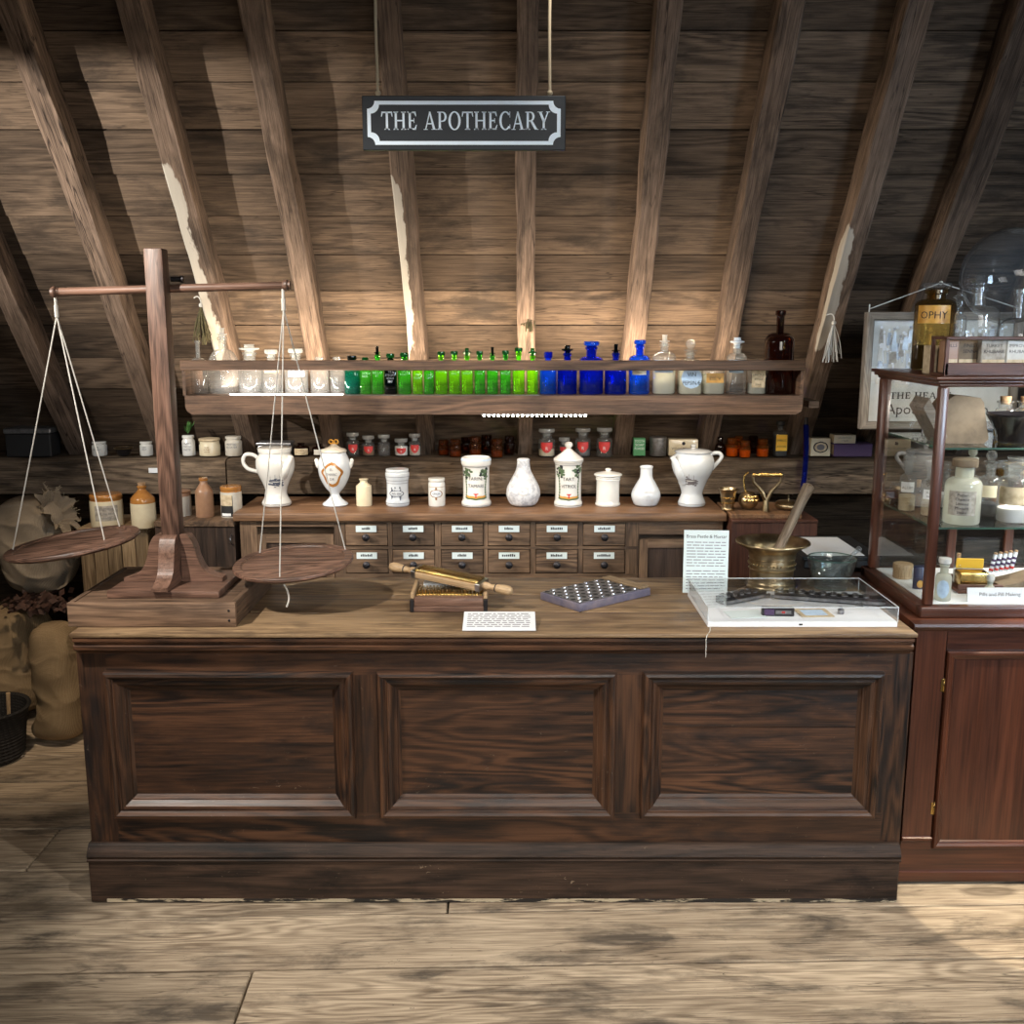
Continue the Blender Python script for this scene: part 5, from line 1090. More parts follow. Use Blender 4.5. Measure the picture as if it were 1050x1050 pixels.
mb = MB(); mb.box(-.055, .055, -.03, .05, 0, .0015); mb.build('slip_sheet', M_['paperg'], t)
t = in_case('paper_slip', 'white illustrated slip inside the acrylic case, behind the dark tin strip', 'card', 836, 630, .05)
mb = MB(); mb.box(-.05, .05, -.03, .06, 0, .0015); mb.build('slip_sheet', M_['aged'], t); mb = MB(); mb.box(-.035, .035, -.015, .045, .0016, .0018); mb.build('printed_picture', M_['bluep'], t)
t = in_case('label_block', 'small dark printed block inside the acrylic case, front middle', 'block', 798, 632, -.05)
mb = MB(); mb.box(-.048, .048, 0, .022, 0, .026, bev=.002); mb.build('block_body', M_['iron'], t)
mb = MB(); mb.box(-.042, -.012, -.0006, 0, .004, .022, mi=mb.mat(M_['purple'])); mb.box(-.008, .038, -.0006, 0, .008, .018, mi=mb.mat(M_['tin'])); mb.box(.010, .02, -.001, -.0006, .010, .016, mi=mb.mat(M_['redlab'])); mb.build('printed_strip', None, t)
for (px, py, rz, nh, lb) in ((760, 615, .55, 5, 'small dark perforated metal mould at the back left inside the acrylic case'), (848, 616, -.28, 9, 'long dark perforated metal mould at the back right inside the acrylic case')):
    t = in_case('suppository_mould', lb, 'mould', px, py, rz); L = .018 * nh
    mb = MB(); mb.box(-L, L, -.022, .022, 0, .022, bev=.002, seg=2); mb.build('mould_body', M_['iron'], t)
    mb = MB(); [mb.lathe([(.004, .0222), (.0105, .0222), (.0105, .026), (.007, .028), (.004, .025)], 12, T(-L + .018 + i * .036 * (nh - 1) / nh * 1.02, j, 0)) for i in range(nh) for j in (-.011, .011)]; mb.build('hole_row', M_['steel'], t)
    mb = MB(); mb.box(-L - .01, L + .01, -.029, -.023, .004, .014, bev=.001); mb.build('metal_bar', M_['steel'], t)
t = in_case('glass_rod', 'thin clear glass rod lying on the long mould inside the acrylic case', 'rod', 866, 617, -1.0)
mb = MB(); mb.tube([(-.07, 0, .004), (.07, 0, .004)], .0035, 8); mb.build('rod_body', M_['steel'], t)
t = in_case('brass_weight', 'little round metal weight inside the acrylic case, front right', 'weight', 862, 629)
mb = MB(); mb.lathe([(0, 0), (.010, 0), (.010, .012), (.004, .016), (.006, .022), (0, .023)], 14); mb.build('weight_body', M_['steel'], t)
o = MB().tube(spline([(X(731, 2.9, .86), 2.95, ZT + .002), (X(727, 2.9, .86), 2.885, ZT + .002), (X(724.5, 2.85, .84), 2.853, ZT - .008), (X(724, 2.85, .82), 2.851, ZT - .04), (X(724, 2.85, .82), 2.85, ZT - .068)], 5), .0011, 6).build('cord', M_['cord'], None)
tag(o, 'thin pale thread hanging over the counter edge by the acrylic case', 'thread')
# ---------------------------------------------------------------- mortars
ym = 3.405; t = thing('brass_mortar', 'large wide-lipped brass mortar behind the acrylic case', 'mortar', (X(791.5, ym, .95), ym, zt_))
s = S(ym, .95); r = 37.5 * s; hm = Zp(556, ym) - ZT
mb = MB(); mb.lathe(spline([(.062, 0), (.086, .002), (.086, .012), (.074, .022), (.074, .06), (.076, hm * .6), (.081, hm * .80), (.098, hm * .9), (r * .96, hm * .97), (r, hm), (r * .97, hm + .005), (r * .82, hm - .004), (.078, hm * .82), (.068, hm * .5), (.055, .03), (0, .022)], 4), 56); mb.build('mortar_body', M_['brass'], t)
mb = MB(); [mb.lathe([(.0745, z - .004), (.0785, z), (.0745, z + .004)], 48) for z in (hm * .42, hm * .66)]; mb.build('moulded_band', M_['brass'], t)
mb = MB()
for k in range(40): a = 2 * PI * k / 40; mb.sphere(.0042, T(.0775 * math.cos(a), .0775 * math.sin(a), hm * .54), seg=6)
mb.build('beaded_band', M_['brass'], t)
p0 = Vector((X(793, ym - .02, 1.0), ym - .03, ZT + hm * .66)); p1 = Vector((X(830, ym + .06, 1.15), ym + .07, Zp(497, ym + .07)))
t = thing('wooden_pestle', 'long weathered wooden pestle leaning in the brass mortar', 'pestle', p0)
d = p1 - p0; L = d.length
mb = MB(); mb.lathe([(0, 0), (.014, .002), (.017, .02), (.0165, L * .4), (.018, L * .8), (.021, L * .93), (.020, L * .98), (.012, L), (0, L)], 16, d.to_track_quat('Z', 'X').to_matrix().to_4x4()); mb.build('pestle_body', M_['pestle'], t)
yg = 3.38; t = thing('glass_mortar', 'clear glass mortar bowl between the brass mortar and the display cabinet', 'mortar', (X(852, yg, .9), yg, zt_))
s = S(yg, .92); r = 24.5 * s; hg = Zp(572, yg) - ZT
mb = MB(); mb.lathe(spline([(0, .001), (r * .62, 0), (r * .62, .008), (r * .66, .018), (r * .86, hg * .5), (r * .97, hg * .9), (r, hg), (r * .95, hg + .002), (r * .9, hg * .9), (r * .78, hg * .5), (r * .5, .026), (0, .022)], 4), 36); mb.build('mortar_body', M_['g_bowl'], t)
mb = MB(); mb.lathe([(r * .955, hg), (r * .985, hg + .003), (r * 1.005, hg)], 36); mb.build('rim', M_['g_edge'], t)
p0 = Vector((X(846, yg, .9) , yg - .01, ZT + .030)); p1 = Vector((X(883, yg + .03, .95), yg + .05, Zp(562, yg + .05)))
t = thing('glass_pestle', 'clear glass pestle leaning in the glass mortar bowl', 'pestle', p0); d = p1 - p0; L = d.length
mb = MB(); mb.lathe([(0, -.004), (.010, 0), (.012, .012), (.008, .025), (.0065, .05), (.0065, L - .02), (.010, L - .008), (.009, L), (0, L + .003)], 16, d.to_track_quat('Z', 'X').to_matrix().to_4x4()); mb.build('pestle_body', glass('solid_glass', (.85, .9, .92), (.45, .52, .55), haze=.15, refl=.9), t)
# dark stand with open folder at the counter's right back
zf = .915; st = thing('reading_stand', 'plain black stand with the open folder behind the glass mortar', 'stand', (1.20, 3.62, 0))
mb = MB(); mb.box(-.14, .14, 0, .40, .87, .90, bev=.003); mb.build('stand_top', M_['black'], st)
mb = MB(); mb.box(-.1, .1, .05, .33, 0, .869, ax=2); mb.build('stand_body', M_['black'], st)
fo = thing('ring_binder', 'open black folder on the dark stand beside the display cabinet', 'folder', (1.20, 3.625, .9008))
mb = MB(); mb.box(-.145, .145, 0, .37, 0, .012, bev=.002); mb.build('cover', M_['black'], fo)
o = MB().box(X(829, 3.64, zf) , X(829, 3.64, zf) + .205, 3.64, 3.96, .9135, .9150).build('paper_sheet', M_['paper'], None); tag(o, 'white paper sheet lying on the open black folder', 'paper')
# ================================================================= display cabinet at the right
KX0, KX1, KY0, KY1 = 1.226, 2.30, 2.985, 3.60; kz = .862
dc = thing('display_cabinet', 'tall mahogany display cabinet with glazed upper case at the right', 'cabinet', (KX0, KY0, 0))
def K(n, mb, m, par=dc, **k): return mb.build(n, M_[m], par, **k)
w, dp = KX1 - KX0, KY1 - KY0
zpl0, zpl1 = Zp(905, 2.975), Zp(873, 2.975)
mb = MB(); mb.box(0, w, .006, dp, .012, kz - .03); K('base_body', mb, 'mahog')
mb = MB(); mb.box(.02, w, .02, dp, 0, .02); K('foot_board', mb, 'mahog')
mb = MB(); mb.prism([(-.006, 0), (w, 0), (w, .03), (-.006, .03)], -.014, .0055, T(0, 0, .012)); mb.box(-.003, w, -.006, .0055, .042, .145); K('plinth', mb, 'mahog')
xd = X(972, KY0, .78) - KX0; xq = X(957, KY0, .2) - KX0; xd = (xd + xq) / 2 - .004
mb = MB(); mb.box(0, xd - .003, -.004, .0055, .146, kz - .03, ax=2); K('stile', mb, 'mahog')
mb = MB(); mb.box(-.003, xd, -.012, -.0005, .146, .16, bev=.003); K('stile_moulding', mb, 'mahog')
zd0, zd1 = Zp(868, KY0), Zp(667, KY0)
mb = MB(); mb.box(xd, w, -.003, .0055, zd1 + .002, kz - .03); K('rail', mb, 'mahog')
mb = MB(); mb.box(xd, w - .1, -.004, .005, zd0, zd1, ax=2); dr = K('door', mb, 'mahog')
mb = MB(); mb.frame(xd, w - .1, zd0, zd1, -.004, [(0, 0), (0, .008), (.004, .013), (.010, .013), (.016, .008), (.022, .006), (.026, .001)]); K('door_moulding', mb, 'mahog', dr, fix=False)
for py in (702, 828):
    z = Zp(py, KY0); mb = MB(); mb.box(xd - .010, xd + .002, -.0065, -.0042, z - .02, z + .02); mb.tube([(xd - .001, -.006, z - .022), (xd - .001, -.006, z + .022)], .003, 8); K('hinge', mb, 'brassy', dr)
mb = MB(); pr = [(-.03, kz - .002), (-.034, kz - .010), (-.028, kz - .018), (-.014, kz - .024), (-.008, kz - .03), (.01, kz - .03), (.01, kz)]
mb.add([(x, y, z) for x in (-.020, w) for y, z in pr], [(i, (i + 1) % 7, 7 + (i + 1) % 7, 7 + i) for i in range(7)] + [tuple(range(7)), tuple(range(13, 6, -1))])
mb.box(-.020, w, .0105, dp, kz - .029, kz); K('ledge_moulding', mb, 'mahog')
# glazed case
gx0, gy0, gy1 = 1.262 - KX0, 3.03 - KY0, 3.545 - KY0; gz0, gz1 = .8625, 1.594; gx1 = w - .03
mb = MB()
for x in (gx0 - .016,): mb.box(x, gx1 + .016, gy0 - .018, gy0 + .022, gz0, gz0 + .034, bev=.004, seg=2); mb.box(x, gx0 + .022, gy0 + .0225, gy1 + .01, gz0, gz0 + .034, bev=.004, seg=2); mb.box(x, gx1, gy1 - .02, gy1 + .012, gz0, gz0 + .034)
K('bottom_rail', mb, 'mahog')
mb = MB(); mb.box(gx0 + .0225, gx1, gy0 + .0225, gy1 - .0205, gz0 + .004, gz0 + .034); K('case_floor', mb, 'paper')
for q in (968, 1026):
    xb = X(q, KY0 + gy1, 1.0) - KX0; mb = MB(); mb.box(xb, xb + .03, gy1 - .034, gy1 - .016, gz0 + .0345, gz1 - .45, bev=.003); K('back_post', mb, 'mahog')
mb = MB(); mb.box(gx0 + .035, gx1 - .031, gy1 - .034, gy1 - .016, gz1 - .449, gz1 - .42, bev=.003); K('back_rail', mb, 'mahog')
for x, y, a in ((gx0, gy0, .028), (gx0, gy1 - .034, .034), (gx1 - .03, gy0, .03), (gx1 - .03, gy1 - .03, .03)):
    mb = MB(); mb.box(x, x + a, y, y + a, gz0 + .0345, gz1 - .032, bev=.005, seg=2); K('corner_post', mb, 'mahog')
mb = MB()
for o_, z0, z1 in ((.004, gz1 - .0315, gz1 - .022), (.014, gz1 - .0218, gz1 - .012), (.022, gz1 - .0118, gz1)):
    mb.box(gx0 - o_, gx1, gy0 - o_, gy1 + o_, z0, z1, bev=.003, seg=2)
K('cornice', mb, 'mahog')
for nm, vs in (('front_glass', [(gx0 + .028, gy0 + .012), (gx1 - .03, gy0 + .012)]), ('side_glass', [(gx0 + .012, gy0 + .028), (gx0 + .012, gy1 - .034)]), ('back_glass', [(gx0 + .034, gy1 - .014), (gx1 - .03, gy1 - .014)])):
    mb = MB(); (a, b), (c, d_) = vs; mb.add([(a, b, gz0 + .0345), (c, d_, gz0 + .0345), (c, d_, gz1 - .032), (a, b, gz1 - .032)], [(0, 1, 2, 3)]); K('glass_pane', mb, 'g_case')
zsh = [Zp(458, 3.10), Zp(539, 3.10)]
for z in zsh:
    mb = MB(); mb.box(gx0 + .032, gx1 - .034, gy0 + .042, gy1 - .04, z - .006, z); ms = mb.build('glass_shelf', M_['g_case'], dc)
    mb = MB(); mb.box(gx0 + .032, gx1 - .034, gy0 + .0405, gy0 + .0418, z - .006, z); mb.box(gx0 + .0305, gx0 + .0318, gy0 + .042, gy1 - .04, z - .006, z, ax=1); mb.build('shelf_edge', M_['g_edge'], ms)
Z1, Z2, Z0 = zsh[0] + .0006, zsh[1] + .0006, gz0 + .0346
def at(px, Y, z): return (X(px, Y, z), Y, z)
GC = 'things inside the glazed cabinet'
# upper glass shelf
t = thing('leather_pouch', 'old stiff leather wedge-shaped pouch on the upper glass shelf', 'pouch', at(984, 3.21, Z1), 0, GC); s = S(3.2, Z1)
mb = MB(); mb.prism([(-.075, .004), (-.055, .0), (.06, 0), (.074, .012), (.05, .128), (.038, .142), (-.04, .15), (-.055, .14), (-.085, .10)], -.035, .06, ax=0); mb.build('pouch_body', M_['leather'], t)
mb = MB(); mb.prism([(-.142, .112), (-.125, .142), (-.060, .022), (-.076, .0)], -.05, .065); mb.build('wooden_board', M_['grey'], t)
t = thing('black_bowl', 'black lobed bowl on the upper glass shelf beside the leather pouch', 'bowl', at(1042, 3.20, Z1), 0, GC)
mb = MB(); mb.lathe(spline([(.045, 0), (.058, .004), (.062, .025), (.074, .052), (.092, .082), (.096, .088), (.088, .088), (.06, .04), (0, .03)], 3), 36); mb.v = [Vector((v.x * (1 + .03 * math.sin(6 * math.atan2(v.y, v.x))), v.y * (1 + .03 * math.sin(6 * math.atan2(v.y, v.x))), v.z)) for v in mb.v]; mb.build('bowl_body', M_['blackg'], t)
for px, lb in ((1028, 'corked jar of yellow powder behind the black bowl'), (1049, 'second corked yellow powder jar, cut by the photo edge behind the black bowl')):
    t = bottle('powder_jar', lb, 'jar', at(px, 3.36, Z1), .030, .12, 'g_clear', sh=.72, nk=.8, nr=.7, stop='cork', stopm='cork', cont=(.6, 'powdery'), group=GC)
t = thing('wire_stand', 'little wire stand with a tiny glass dish under the leather pouch board', 'stand', at(951, 3.27, Z1), 0, GC)
mb = MB(); [mb.tube([(sx_ * .022, 0, 0), (sx_ * .012, 0, .075), (0, 0, .09)], .0022, 6) for sx_ in (-1, 1)]; mb.tube([(0, .022, 0), (0, .01, .075), (0, 0, .09)], .0022, 6); mb.build('wire_frame', M_['steel'], t)
# lower glass shelf
def cb(px, Y, top, wpx, label, gl, z=None, name='glass_bottle', cat='bottle', hstop=.02, **k):
    z = Z2 if z is None else z; s = S(Y, z); return bottle(name, label, cat, at(px, Y, z), wpx * s / 2, Zp(top, Y) - z - hstop, gl, group=GC, **k)
cb(929, 3.36, 465, 17, 'stoppered clear bottle with small white label at the left of the lower glass shelf', 'g_clear', sh=.6, nk=.72, nr=.45, stop='ball', stopm='g_clear', cont=(.3, 'aged'), lab=wl(z0=.38, z1=.58, w=.8, m='paper', t=['ALUM'], h=.3))
cb(952, 3.27, 473, 17, 'clear bottle with white label, just left of the milky bottle', 'g_clear', sh=.66, nk=.76, nr=.5, stop='flat', stopm='g_clear', cont=(.35, 'aged'), lab=wl(z0=.36, z1=.56, w=.85, m='paper', t=['PULV', 'RHEI'], h=.24))
cb(940, 3.44, 490, 13, 'small clear bottle with pinkish powder at the back of the lower glass shelf', 'g_clear', sh=.68, nk=.8, nr=.5, stop='cork', stopm='cork', cont=(.5, 'powderb'))
cb(985, 3.15, 465, 36, 'large bottle of milky liquid with a brown paper label in the cabinet', 'milky', hstop=.028, sh=.62, nk=.76, nr=.5, stop='cap', stopm='leather', lab=wl(z0=.16, z1=.56, w=.78, m='agedg', t=['Potter', 'Chemist', 'Linseed', 'Mixture', 'Shake'], h=.12))
cb(1012, 3.30, 470, 22, 'clear bottle with black liquid bottom behind the milky bottle', 'g_clear', sh=.66, nk=.78, nr=.42, stop='ball', stopm='g_clear', cont=(.22, 'black'), lab=wl(z0=.36, z1=.6, w=.8, m='cream'))
cb(1037, 3.17, 472, 32, 'wide clear jar with brown paper label and white powder, right of the milky bottle', 'g_clear', name='glass_jar', cat='jar', sh=.72, nk=.82, nr=.62, stop='disc', stopm='g_clear', cont=(.25, 'powder'), lab=wl(z0=.34, z1=.66, w=.95, m='aged'))
cb(993, 3.40, 466, 20, 'clear bottle with knobbed stopper at the back behind the milky bottle', 'g_clear', sh=.6, nk=.7, nr=.4, stop='ball', stopm='milky', cont=(.6, 'aged'))
cb(968, 3.42, 478, 15, 'slim clear stoppered bottle at the back, seen past the corner post', 'g_clear', sh=.64, nk=.76, nr=.42, stop='ball', stopm='g_clear', cont=(.4, 'powder'))
cb(1022, 3.44, 474, 18, 'amber-tinted bottle at the back of the lower glass shelf', 'g_oil', sh=.64, nk=.76, nr=.4, stop='flat', stopm='g_clear', cont=(.45, 'gold'))
cb(1046, 3.43, 480, 16, 'small brown bottle at the back of the lower shelf by the photo edge', 'g_brown', sh=.66, nk=.78, nr=.45, stop='cork', stopm='cork')
# case floor
t = thing('cork_drum', 'pale round cork-coloured drum at the back left of the cabinet floor', 'drum', at(925, 3.38, Z0), 0, GC)
mb = MB(); mb.lathe([(0, 0), (.030, 0), (.031, .002), (.031, .045), (.030, .0455)], 24); mb.build('drum_body', M_['pale'], t); mb = MB(); mb.lathe([(.0325, .032), (.0325, .048), (.031, .05), (0, .05)], 24); mb.build('lid', M_['pale'], t)
t = thing('printed_tin', 'dark blue tin with yellow discs on the cabinet floor', 'tin', at(944, 3.24, Z0), R(8), GC)
mb = MB(); mb.lathe([(0, 0), (.028, 0), (.028, .072), (.026, .074), (0, .074)], 24, sx=1, sy=.6); mb.build('tin_body', plain('navy_tin', (.03, .035, .08), .35), t)
mb = MB(); [mb.lathe([(0, 0), (.012, 0), (.012, .001), (0, .001)], 16, T(x, -.0172, .018) @ RX(PI / 2), mi=mb.mat(M_['gold'])) for x in (-.013, .013)]; mb.build('printed_discs', None, t)
t = cb(966, 3.10, 572, 16, 'small white jar with a round pale label at the front corner of the cabinet floor', 'milky', z=Z0, name='glass_jar', cat='jar', hstop=.02, sh=.6, nk=.75, nr=.5, stop='flat', stopm='white', lab=wl(z0=.08, z1=.6, w=.8, m='bluep', shape='oval'))
t = thing('wooden_tray', 'reddish wooden tray on the cabinet floor under the brass box', 'tray', at(996, 3.24, Z0), R(-3), GC)
mb = MB(); mb.box(-.07, .07, -.075, .075, 0, .012, bev=.002); mb.box(-.07, .07, -.075, -.065, .0125, .03, bev=.002); mb.box(-.07, .07, .065, .075, .0125, .03, bev=.002); mb.build('tray_body', M_['red'], t)
t = thing('brass_box', 'shiny brass box with raised yellow lid standing in the wooden tray', 'box', at(996, 3.22, Z0 + .0315), R(-6), GC)
t.location.z = Z0 + .013
mb = MB(); mb.box(-.045, .045, -.03, .03, 0, .05, bev=.004, seg=2); mb.box(-.038, .038, -.0312, -.0302, .008, .02); mb.build('box_body', M_['brassy'], t)
mb = MB(); mb.box(-.043, .043, .024, .029, .051, .085, bev=.003); mb.build('lid', M_['yellow'], t)
t = bottle('glass_vial', 'small clear vial with pale label left of the brass box', 'vial', at(981, 3.26, Z0 + .013), .014, .085, 'g_clear', sh=.7, nk=.8, nr=.55, stop='cork', stopm='cork', cont=(.5, 'greyst'), group=GC)
t = thing('vial_rack', 'dark leather rack holding striped vials, right of the brass box', 'rack', at(1036, 3.23, Z0), R(4), GC)
mb = MB(); mb.prism([(-.055, 0), (.085, 0), (.085, .055), (.02, .038), (-.055, .022)], -.05, .05); mb.build('rack_body', M_['leather'], t)
for k in range(5):
    v = thing('glass_vial', f'striped white and purple vial in the leather rack, {("first", "second", "third", "fourth", "fifth")[k]} from the brass box', 'vial', at(1015 + k * 5.2, 3.24, Z0 + .04), 0, 'striped vials in the rack'); v.location.z = Z0 + .052 + .002 * k; v.location.y = 3.24
    mb = MB(); mb.lathe([(0, 0), (.0065, 0), (.0065, .06), (.005, .062), (0, .062)], 14, RY(.2)); mb.build('vial_body', M_['whiteb'], v)
    mb = MB(); [mb.lathe([(.0066, z), (.0070, z + .001), (.0070, z + .007), (.0066, z + .008)], 14, RY(.2), mi=mb.mat(M_['purple' if q else 'redlab'])) for q, z in enumerate((.006, .022, .038))]; mb.lathe([(.006, .0622), (.006, .068), (0, .069)], 12, RY(.2), mi=mb.mat(M_['cork'])); mb.build('printed_band', None, v)
t = bottle('glass_vial', 'small white round-bodied vial in front of the leather rack', 'vial', at(1014, 3.115, Z0), .016, .055, 'milky', sh=.55, nk=.75, nr=.5, stop='flat', stopm='white', group=GC)
yk = 3.072; a = X(992, yk, Z0)
t = thing('info_card', 'white card reading Pills and Pill Making at the cabinet glass', 'card', (a + .13, yk, Z0)); t.rotation_euler = (R(-10), 0, 0)
mb = MB(); mb.box(-.13, .13, 0, .003, 0, .044); mb.build('card_sheet', M_['paper'], t)
mb = MB(); text(mb, 'Pills and Pill Making', .012, .018, M_['inkb'], y=-.0006, x=-.03, maxw=.135); mb.build('printed_text', None, t)
# on top of the cabinet
ZK = gz1 + .0006; GT = 'glassware on top of the cabinet'
def kb(px, Y, base_top, top, wpx, label, gl, hstop=.02, **k):
    s = S(Y, ZK); return bottle('glass_bottle', label, 'bottle', at(px, Y, ZK), wpx * s / 2, Zp(top, Y) - ZK - hstop, gl, group=GT, **k)
kb(954.5, 3.44, 0, 287, 40, 'oily amber bottle with a gold label band on the cabinet top', 'g_oil', hstop=.03, sh=.80, nk=.88, nr=.46, stop='flat', stopm='g_clear', cont=(.30, 'black'), lab=wl(z0=.58, z1=.80, w=.85, m='gold', t=['OPHY'], h=.42), seg=32, rot=-.05)
kb(997.5, 3.33, 0, 284, 43, 'large clear shouldered bottle with long neck behind the packet rack', 'g_clear', hstop=.03, sh=.66, nk=.78, nr=.32, stop='tall', stopm='g_clear', seg=32)
kb(1039, 3.23, 0, 296, 40, 'clear sloping-shouldered bottle, under the glass globe at the photo edge', 'g_clear', hstop=.0, sh=.44, nk=.66, nr=.26, seg=32)
kb(979, 3.52, 0, 302, 16, 'small clear bottle at the back between the amber and large clear bottles', 'g_clear', hstop=.02, sh=.7, nk=.8, nr=.5, stop='disc', stopm='g_clear')
gl_ = thing('glass_globe', 'big round clear glass globe on a neck at the top right', 'globe', (0, 0, 0), 0, GT)
gY = 3.53; zc = Zp(283, gY); rg = 48.5 * S(gY, zc); gl_.location = (X(1037, gY, zc) + .02, gY, ZK); hc = zc - ZK
gl_.location.x = X(1036, gY, zc)
mb = MB(); mb.lathe([(.032, 0), (.030, .01), (.026, .03), (.026, hc - rg - .006)] + [(rg * math.sin(a), hc - rg * math.cos(a)) for a in [.17 + (PI - .17) * k / 28 for k in range(29)]], 48); mb.build('globe_body', M_['g_globe'], gl_)
mb = MB(); mb.lathe([(0, 0), (.06, 0), (.06, .01), (.04, .018), (.034, .03), (.033, .03), (.033, .003), (0, .002)], 28); mb.build('foot_ring', M_['mahog'], gl_)
rk = thing('packet_rack', 'low reddish wooden rack with a thin rail on the cabinet front top', 'rack', at(968, 3.04, ZK)); s = S(3.04, ZK)
mb = MB(); mb.box(0, .5, 0, .012, 0, Zp(372, 3.04) - ZK, bev=.002); mb.box(0, .5, .0125, .11, 0, .006); mb.build('rack_body', M_['red'], rk)
zr_ = Zp(345, 3.04) - ZK
mb = MB(); mb.box(0, .5, 0, .010, zr_ - .010, zr_, bev=.002); mb.box(0, .010, .0, .010, .0, zr_ - .0105, ax=2); mb.box(0, .010, .10, .11, .0065, zr_ + .0, ax=2); mb.box(0, .010, .0105, .0995, zr_ - .010, zr_, ax=1); mb.build('rail', M_['red'], rk)
for px, w_, y_, m, tx, lb in ((1017, .037, .018, 'agedg', ('TURKEY', 'RHUBARB', 'POWDERS'), 'grey printed packet in the rack, first with a readable front'), (1043, .037, .018, 'greyst', ('IMPROVED', 'RHUBARB', 'POWDERS'), 'paler printed packet at the photo edge in the rack'), (993, .036, .045, 'leather', ('FINEST', 'SENNA'), 'brown printed packet set back in the rack, left of the grey packets'), (974, .022, .045, 'brownst', ('PILLS',), 'terracotta box at the left end of the rack')):
    t = thing('paper_packet', lb, 'packet', (X(px, 3.04 + y_, ZK), 3.04 + y_, ZK + .0065), 0, 'packets in the rack')
    hh = Zp(349, 3.06) - ZK - .0065
    mb = MB(); mb.box(-w_, w_, 0, .04, 0, hh, bev=.002); mb.build('packet_body', M_[m], t)
    mb = MB(); mb.box(-w_ + .004, w_ - .004, -.0005, -.0001, .004, hh * .42, mi=mb.mat(M_['aged'])); [text(mb, s_, .010, hh - .020 - q * .017, M_['ink'], y=-.0006, maxw=2 * w_ - .012) for q, s_ in enumerate(tx[:2])]; [text(mb, s_, .009, hh * .2, M_['ink'], y=-.0009, maxw=2 * w_ - .014) for s_ in tx[2:]]; mb.build('printed_front', None, t)
t = thing('card_box', 'narrow tan box standing between the amber bottle and the rack', 'box', at(958, 3.16, ZK)); mb = MB(); mb.box(-.014, .014, 0, .06, 0, .085, bev=.001); mb.build('box_body', M_['aged'], t)
# framed picture on the rafter behind the cabinet
YR = 4.02; x0, x1 = X(886, YR, 1.6), X(1046, YR, 1.6); z0, z1 = Zp(440, YR), Zp(320, YR); w = (x1 - x0) / 2; h = z1 - z0
fp = thing('framed_picture', 'grey wooden framed engraving with Apothecary lettering behind the cabinet', 'picture', ((x0 + x1) / 2, YR, z0))
mb = MB(); mb.frame(-w, w, 0, h, .02, [(0, 0), (0, .026), (.006, .03), (.026, .028), (.030, .022), (.030, 0)]); mb.box(-w, w, .0205, .03, 0, h); mb.build('frame', M_['grey'], fp)
mb = MB(); mb.box(-w + .03, w - .03, .012, .018, .03, h - .03); mb.build('print_sheet', plain('print_paper', (.60, .60, .57), .7, col2=(.5, .5, .47), vs=12), fp)
mb = MB(); serif(mb, 'THE HEART', .026, X(912, YR, 1.4) - (x0 + x1) / 2, .118, .0108, .24, M_['ink']); text(mb, 'Apothecary Shop', .042, .058, M_['ink'], y=.0108, maxw=2 * w - .09)
random.seed(11); za, zb_ = .185, h - .035; mi = mb.mat(M_['inkblue'])
mi2 = mb.mat(M_['greyst']); mb.box(-w + .035, w - .035, .0112, .0118, za, zb_, mi=mi2)
for k in range(260):                                   # engraved crowd: generic robed figures in hatching
    cx, cz = random.uniform(-w + .06, w - .06), random.uniform(za + .02, zb_ - .05); r = random.uniform(.0035, .008)
    mb.lathe([(0, 0), (r, 0), (r, .0004), (0, .0004)], 10, T(cx, .011, cz + .03) @ RX(PI / 2), mi=mb.mat(M_['paper']))
    mb.prism([(cx - r * 1.8, cz - .03), (cx + r * 1.8, cz - .03), (cx + r, cz + .02), (cx - r, cz + .02)], .0105 - k * 1e-5, .0109, mi=mb.mat(M_[('paper', 'tin', 'greyst', 'agedg')[k % 4]]))
    for q in range(4): mb.tube([(cx - r + q * r * .7, .0102, cz - .028), (cx - r * .5 + q * r * .45, .0102, cz + .018)], .0007, 4, mi=mi)
mb.build('engraving', None, fp)
mb = MB(); hk = Vector((0 + X(966, 4.1, 1.9) - (x0 + x1) / 2, .09, Zp(290, 4.1) - z0)); mb.tube([(-w + .012, .012, h + .012), tuple(hk), (w - .012, .012, h + .012)], .0024, 6); mb.sphere(.008, T(*hk)); [mb.tube([(sx_ * (w - .012), .012, h - .002), (sx_ * (w - .012), .012, h + .03)], .0025, 6) for sx_ in (-1, 1)]; mb.build('hanging_cord', M_['cord'], fp)
# ================================================================= dried bunches on the rafters
def tassel(px, py, Y, n, L, m, label, up=0):
    o = thing('herb_bunch', label, 'dried herbs', (X(px, Y, Zp(py, Y)), Y, Zp(py, Y)))
    mb = MB()
    for k in range(n):
        a = random.uniform(0, 6.28); b = random.uniform(.05, .35)
        p = [(0, 0, 0), (math.cos(a) * b * L * .5, math.sin(a) * b * L * .3, -L * .45), (math.cos(a) * b * L * .8 + random.uniform(-.01, .01), math.sin(a) * b * L * .4, -L * random.uniform(.7, 1))]
        mb.tube(spline(p, 3), random.uniform(.0012, .003), 5)
    mb.build('stems', M_[m], o)
    mb = MB(); mb.tube(spline([(-.03, .01, .03), (-.012, 0, .035), (0, 0, .02), (0, 0, -.008)], 4), .0025, 6); mb.sphere(.009, T(0, 0, 0)); mb.build('tie', M_['cord'], o)
tassel(855, 331, 4.20, 34, .16, 'cord', 'pale string tassel hanging on the rafter right of the tall amber bottle')
tassel(543, 312, 4.33, 26, .12, 'herb', 'small dark dried herb bunch on the middle rafter')
tassel(206, 313, 4.32, 40, .17, 'herb', 'straggly dried herb bunch on the rafter by the balance post')
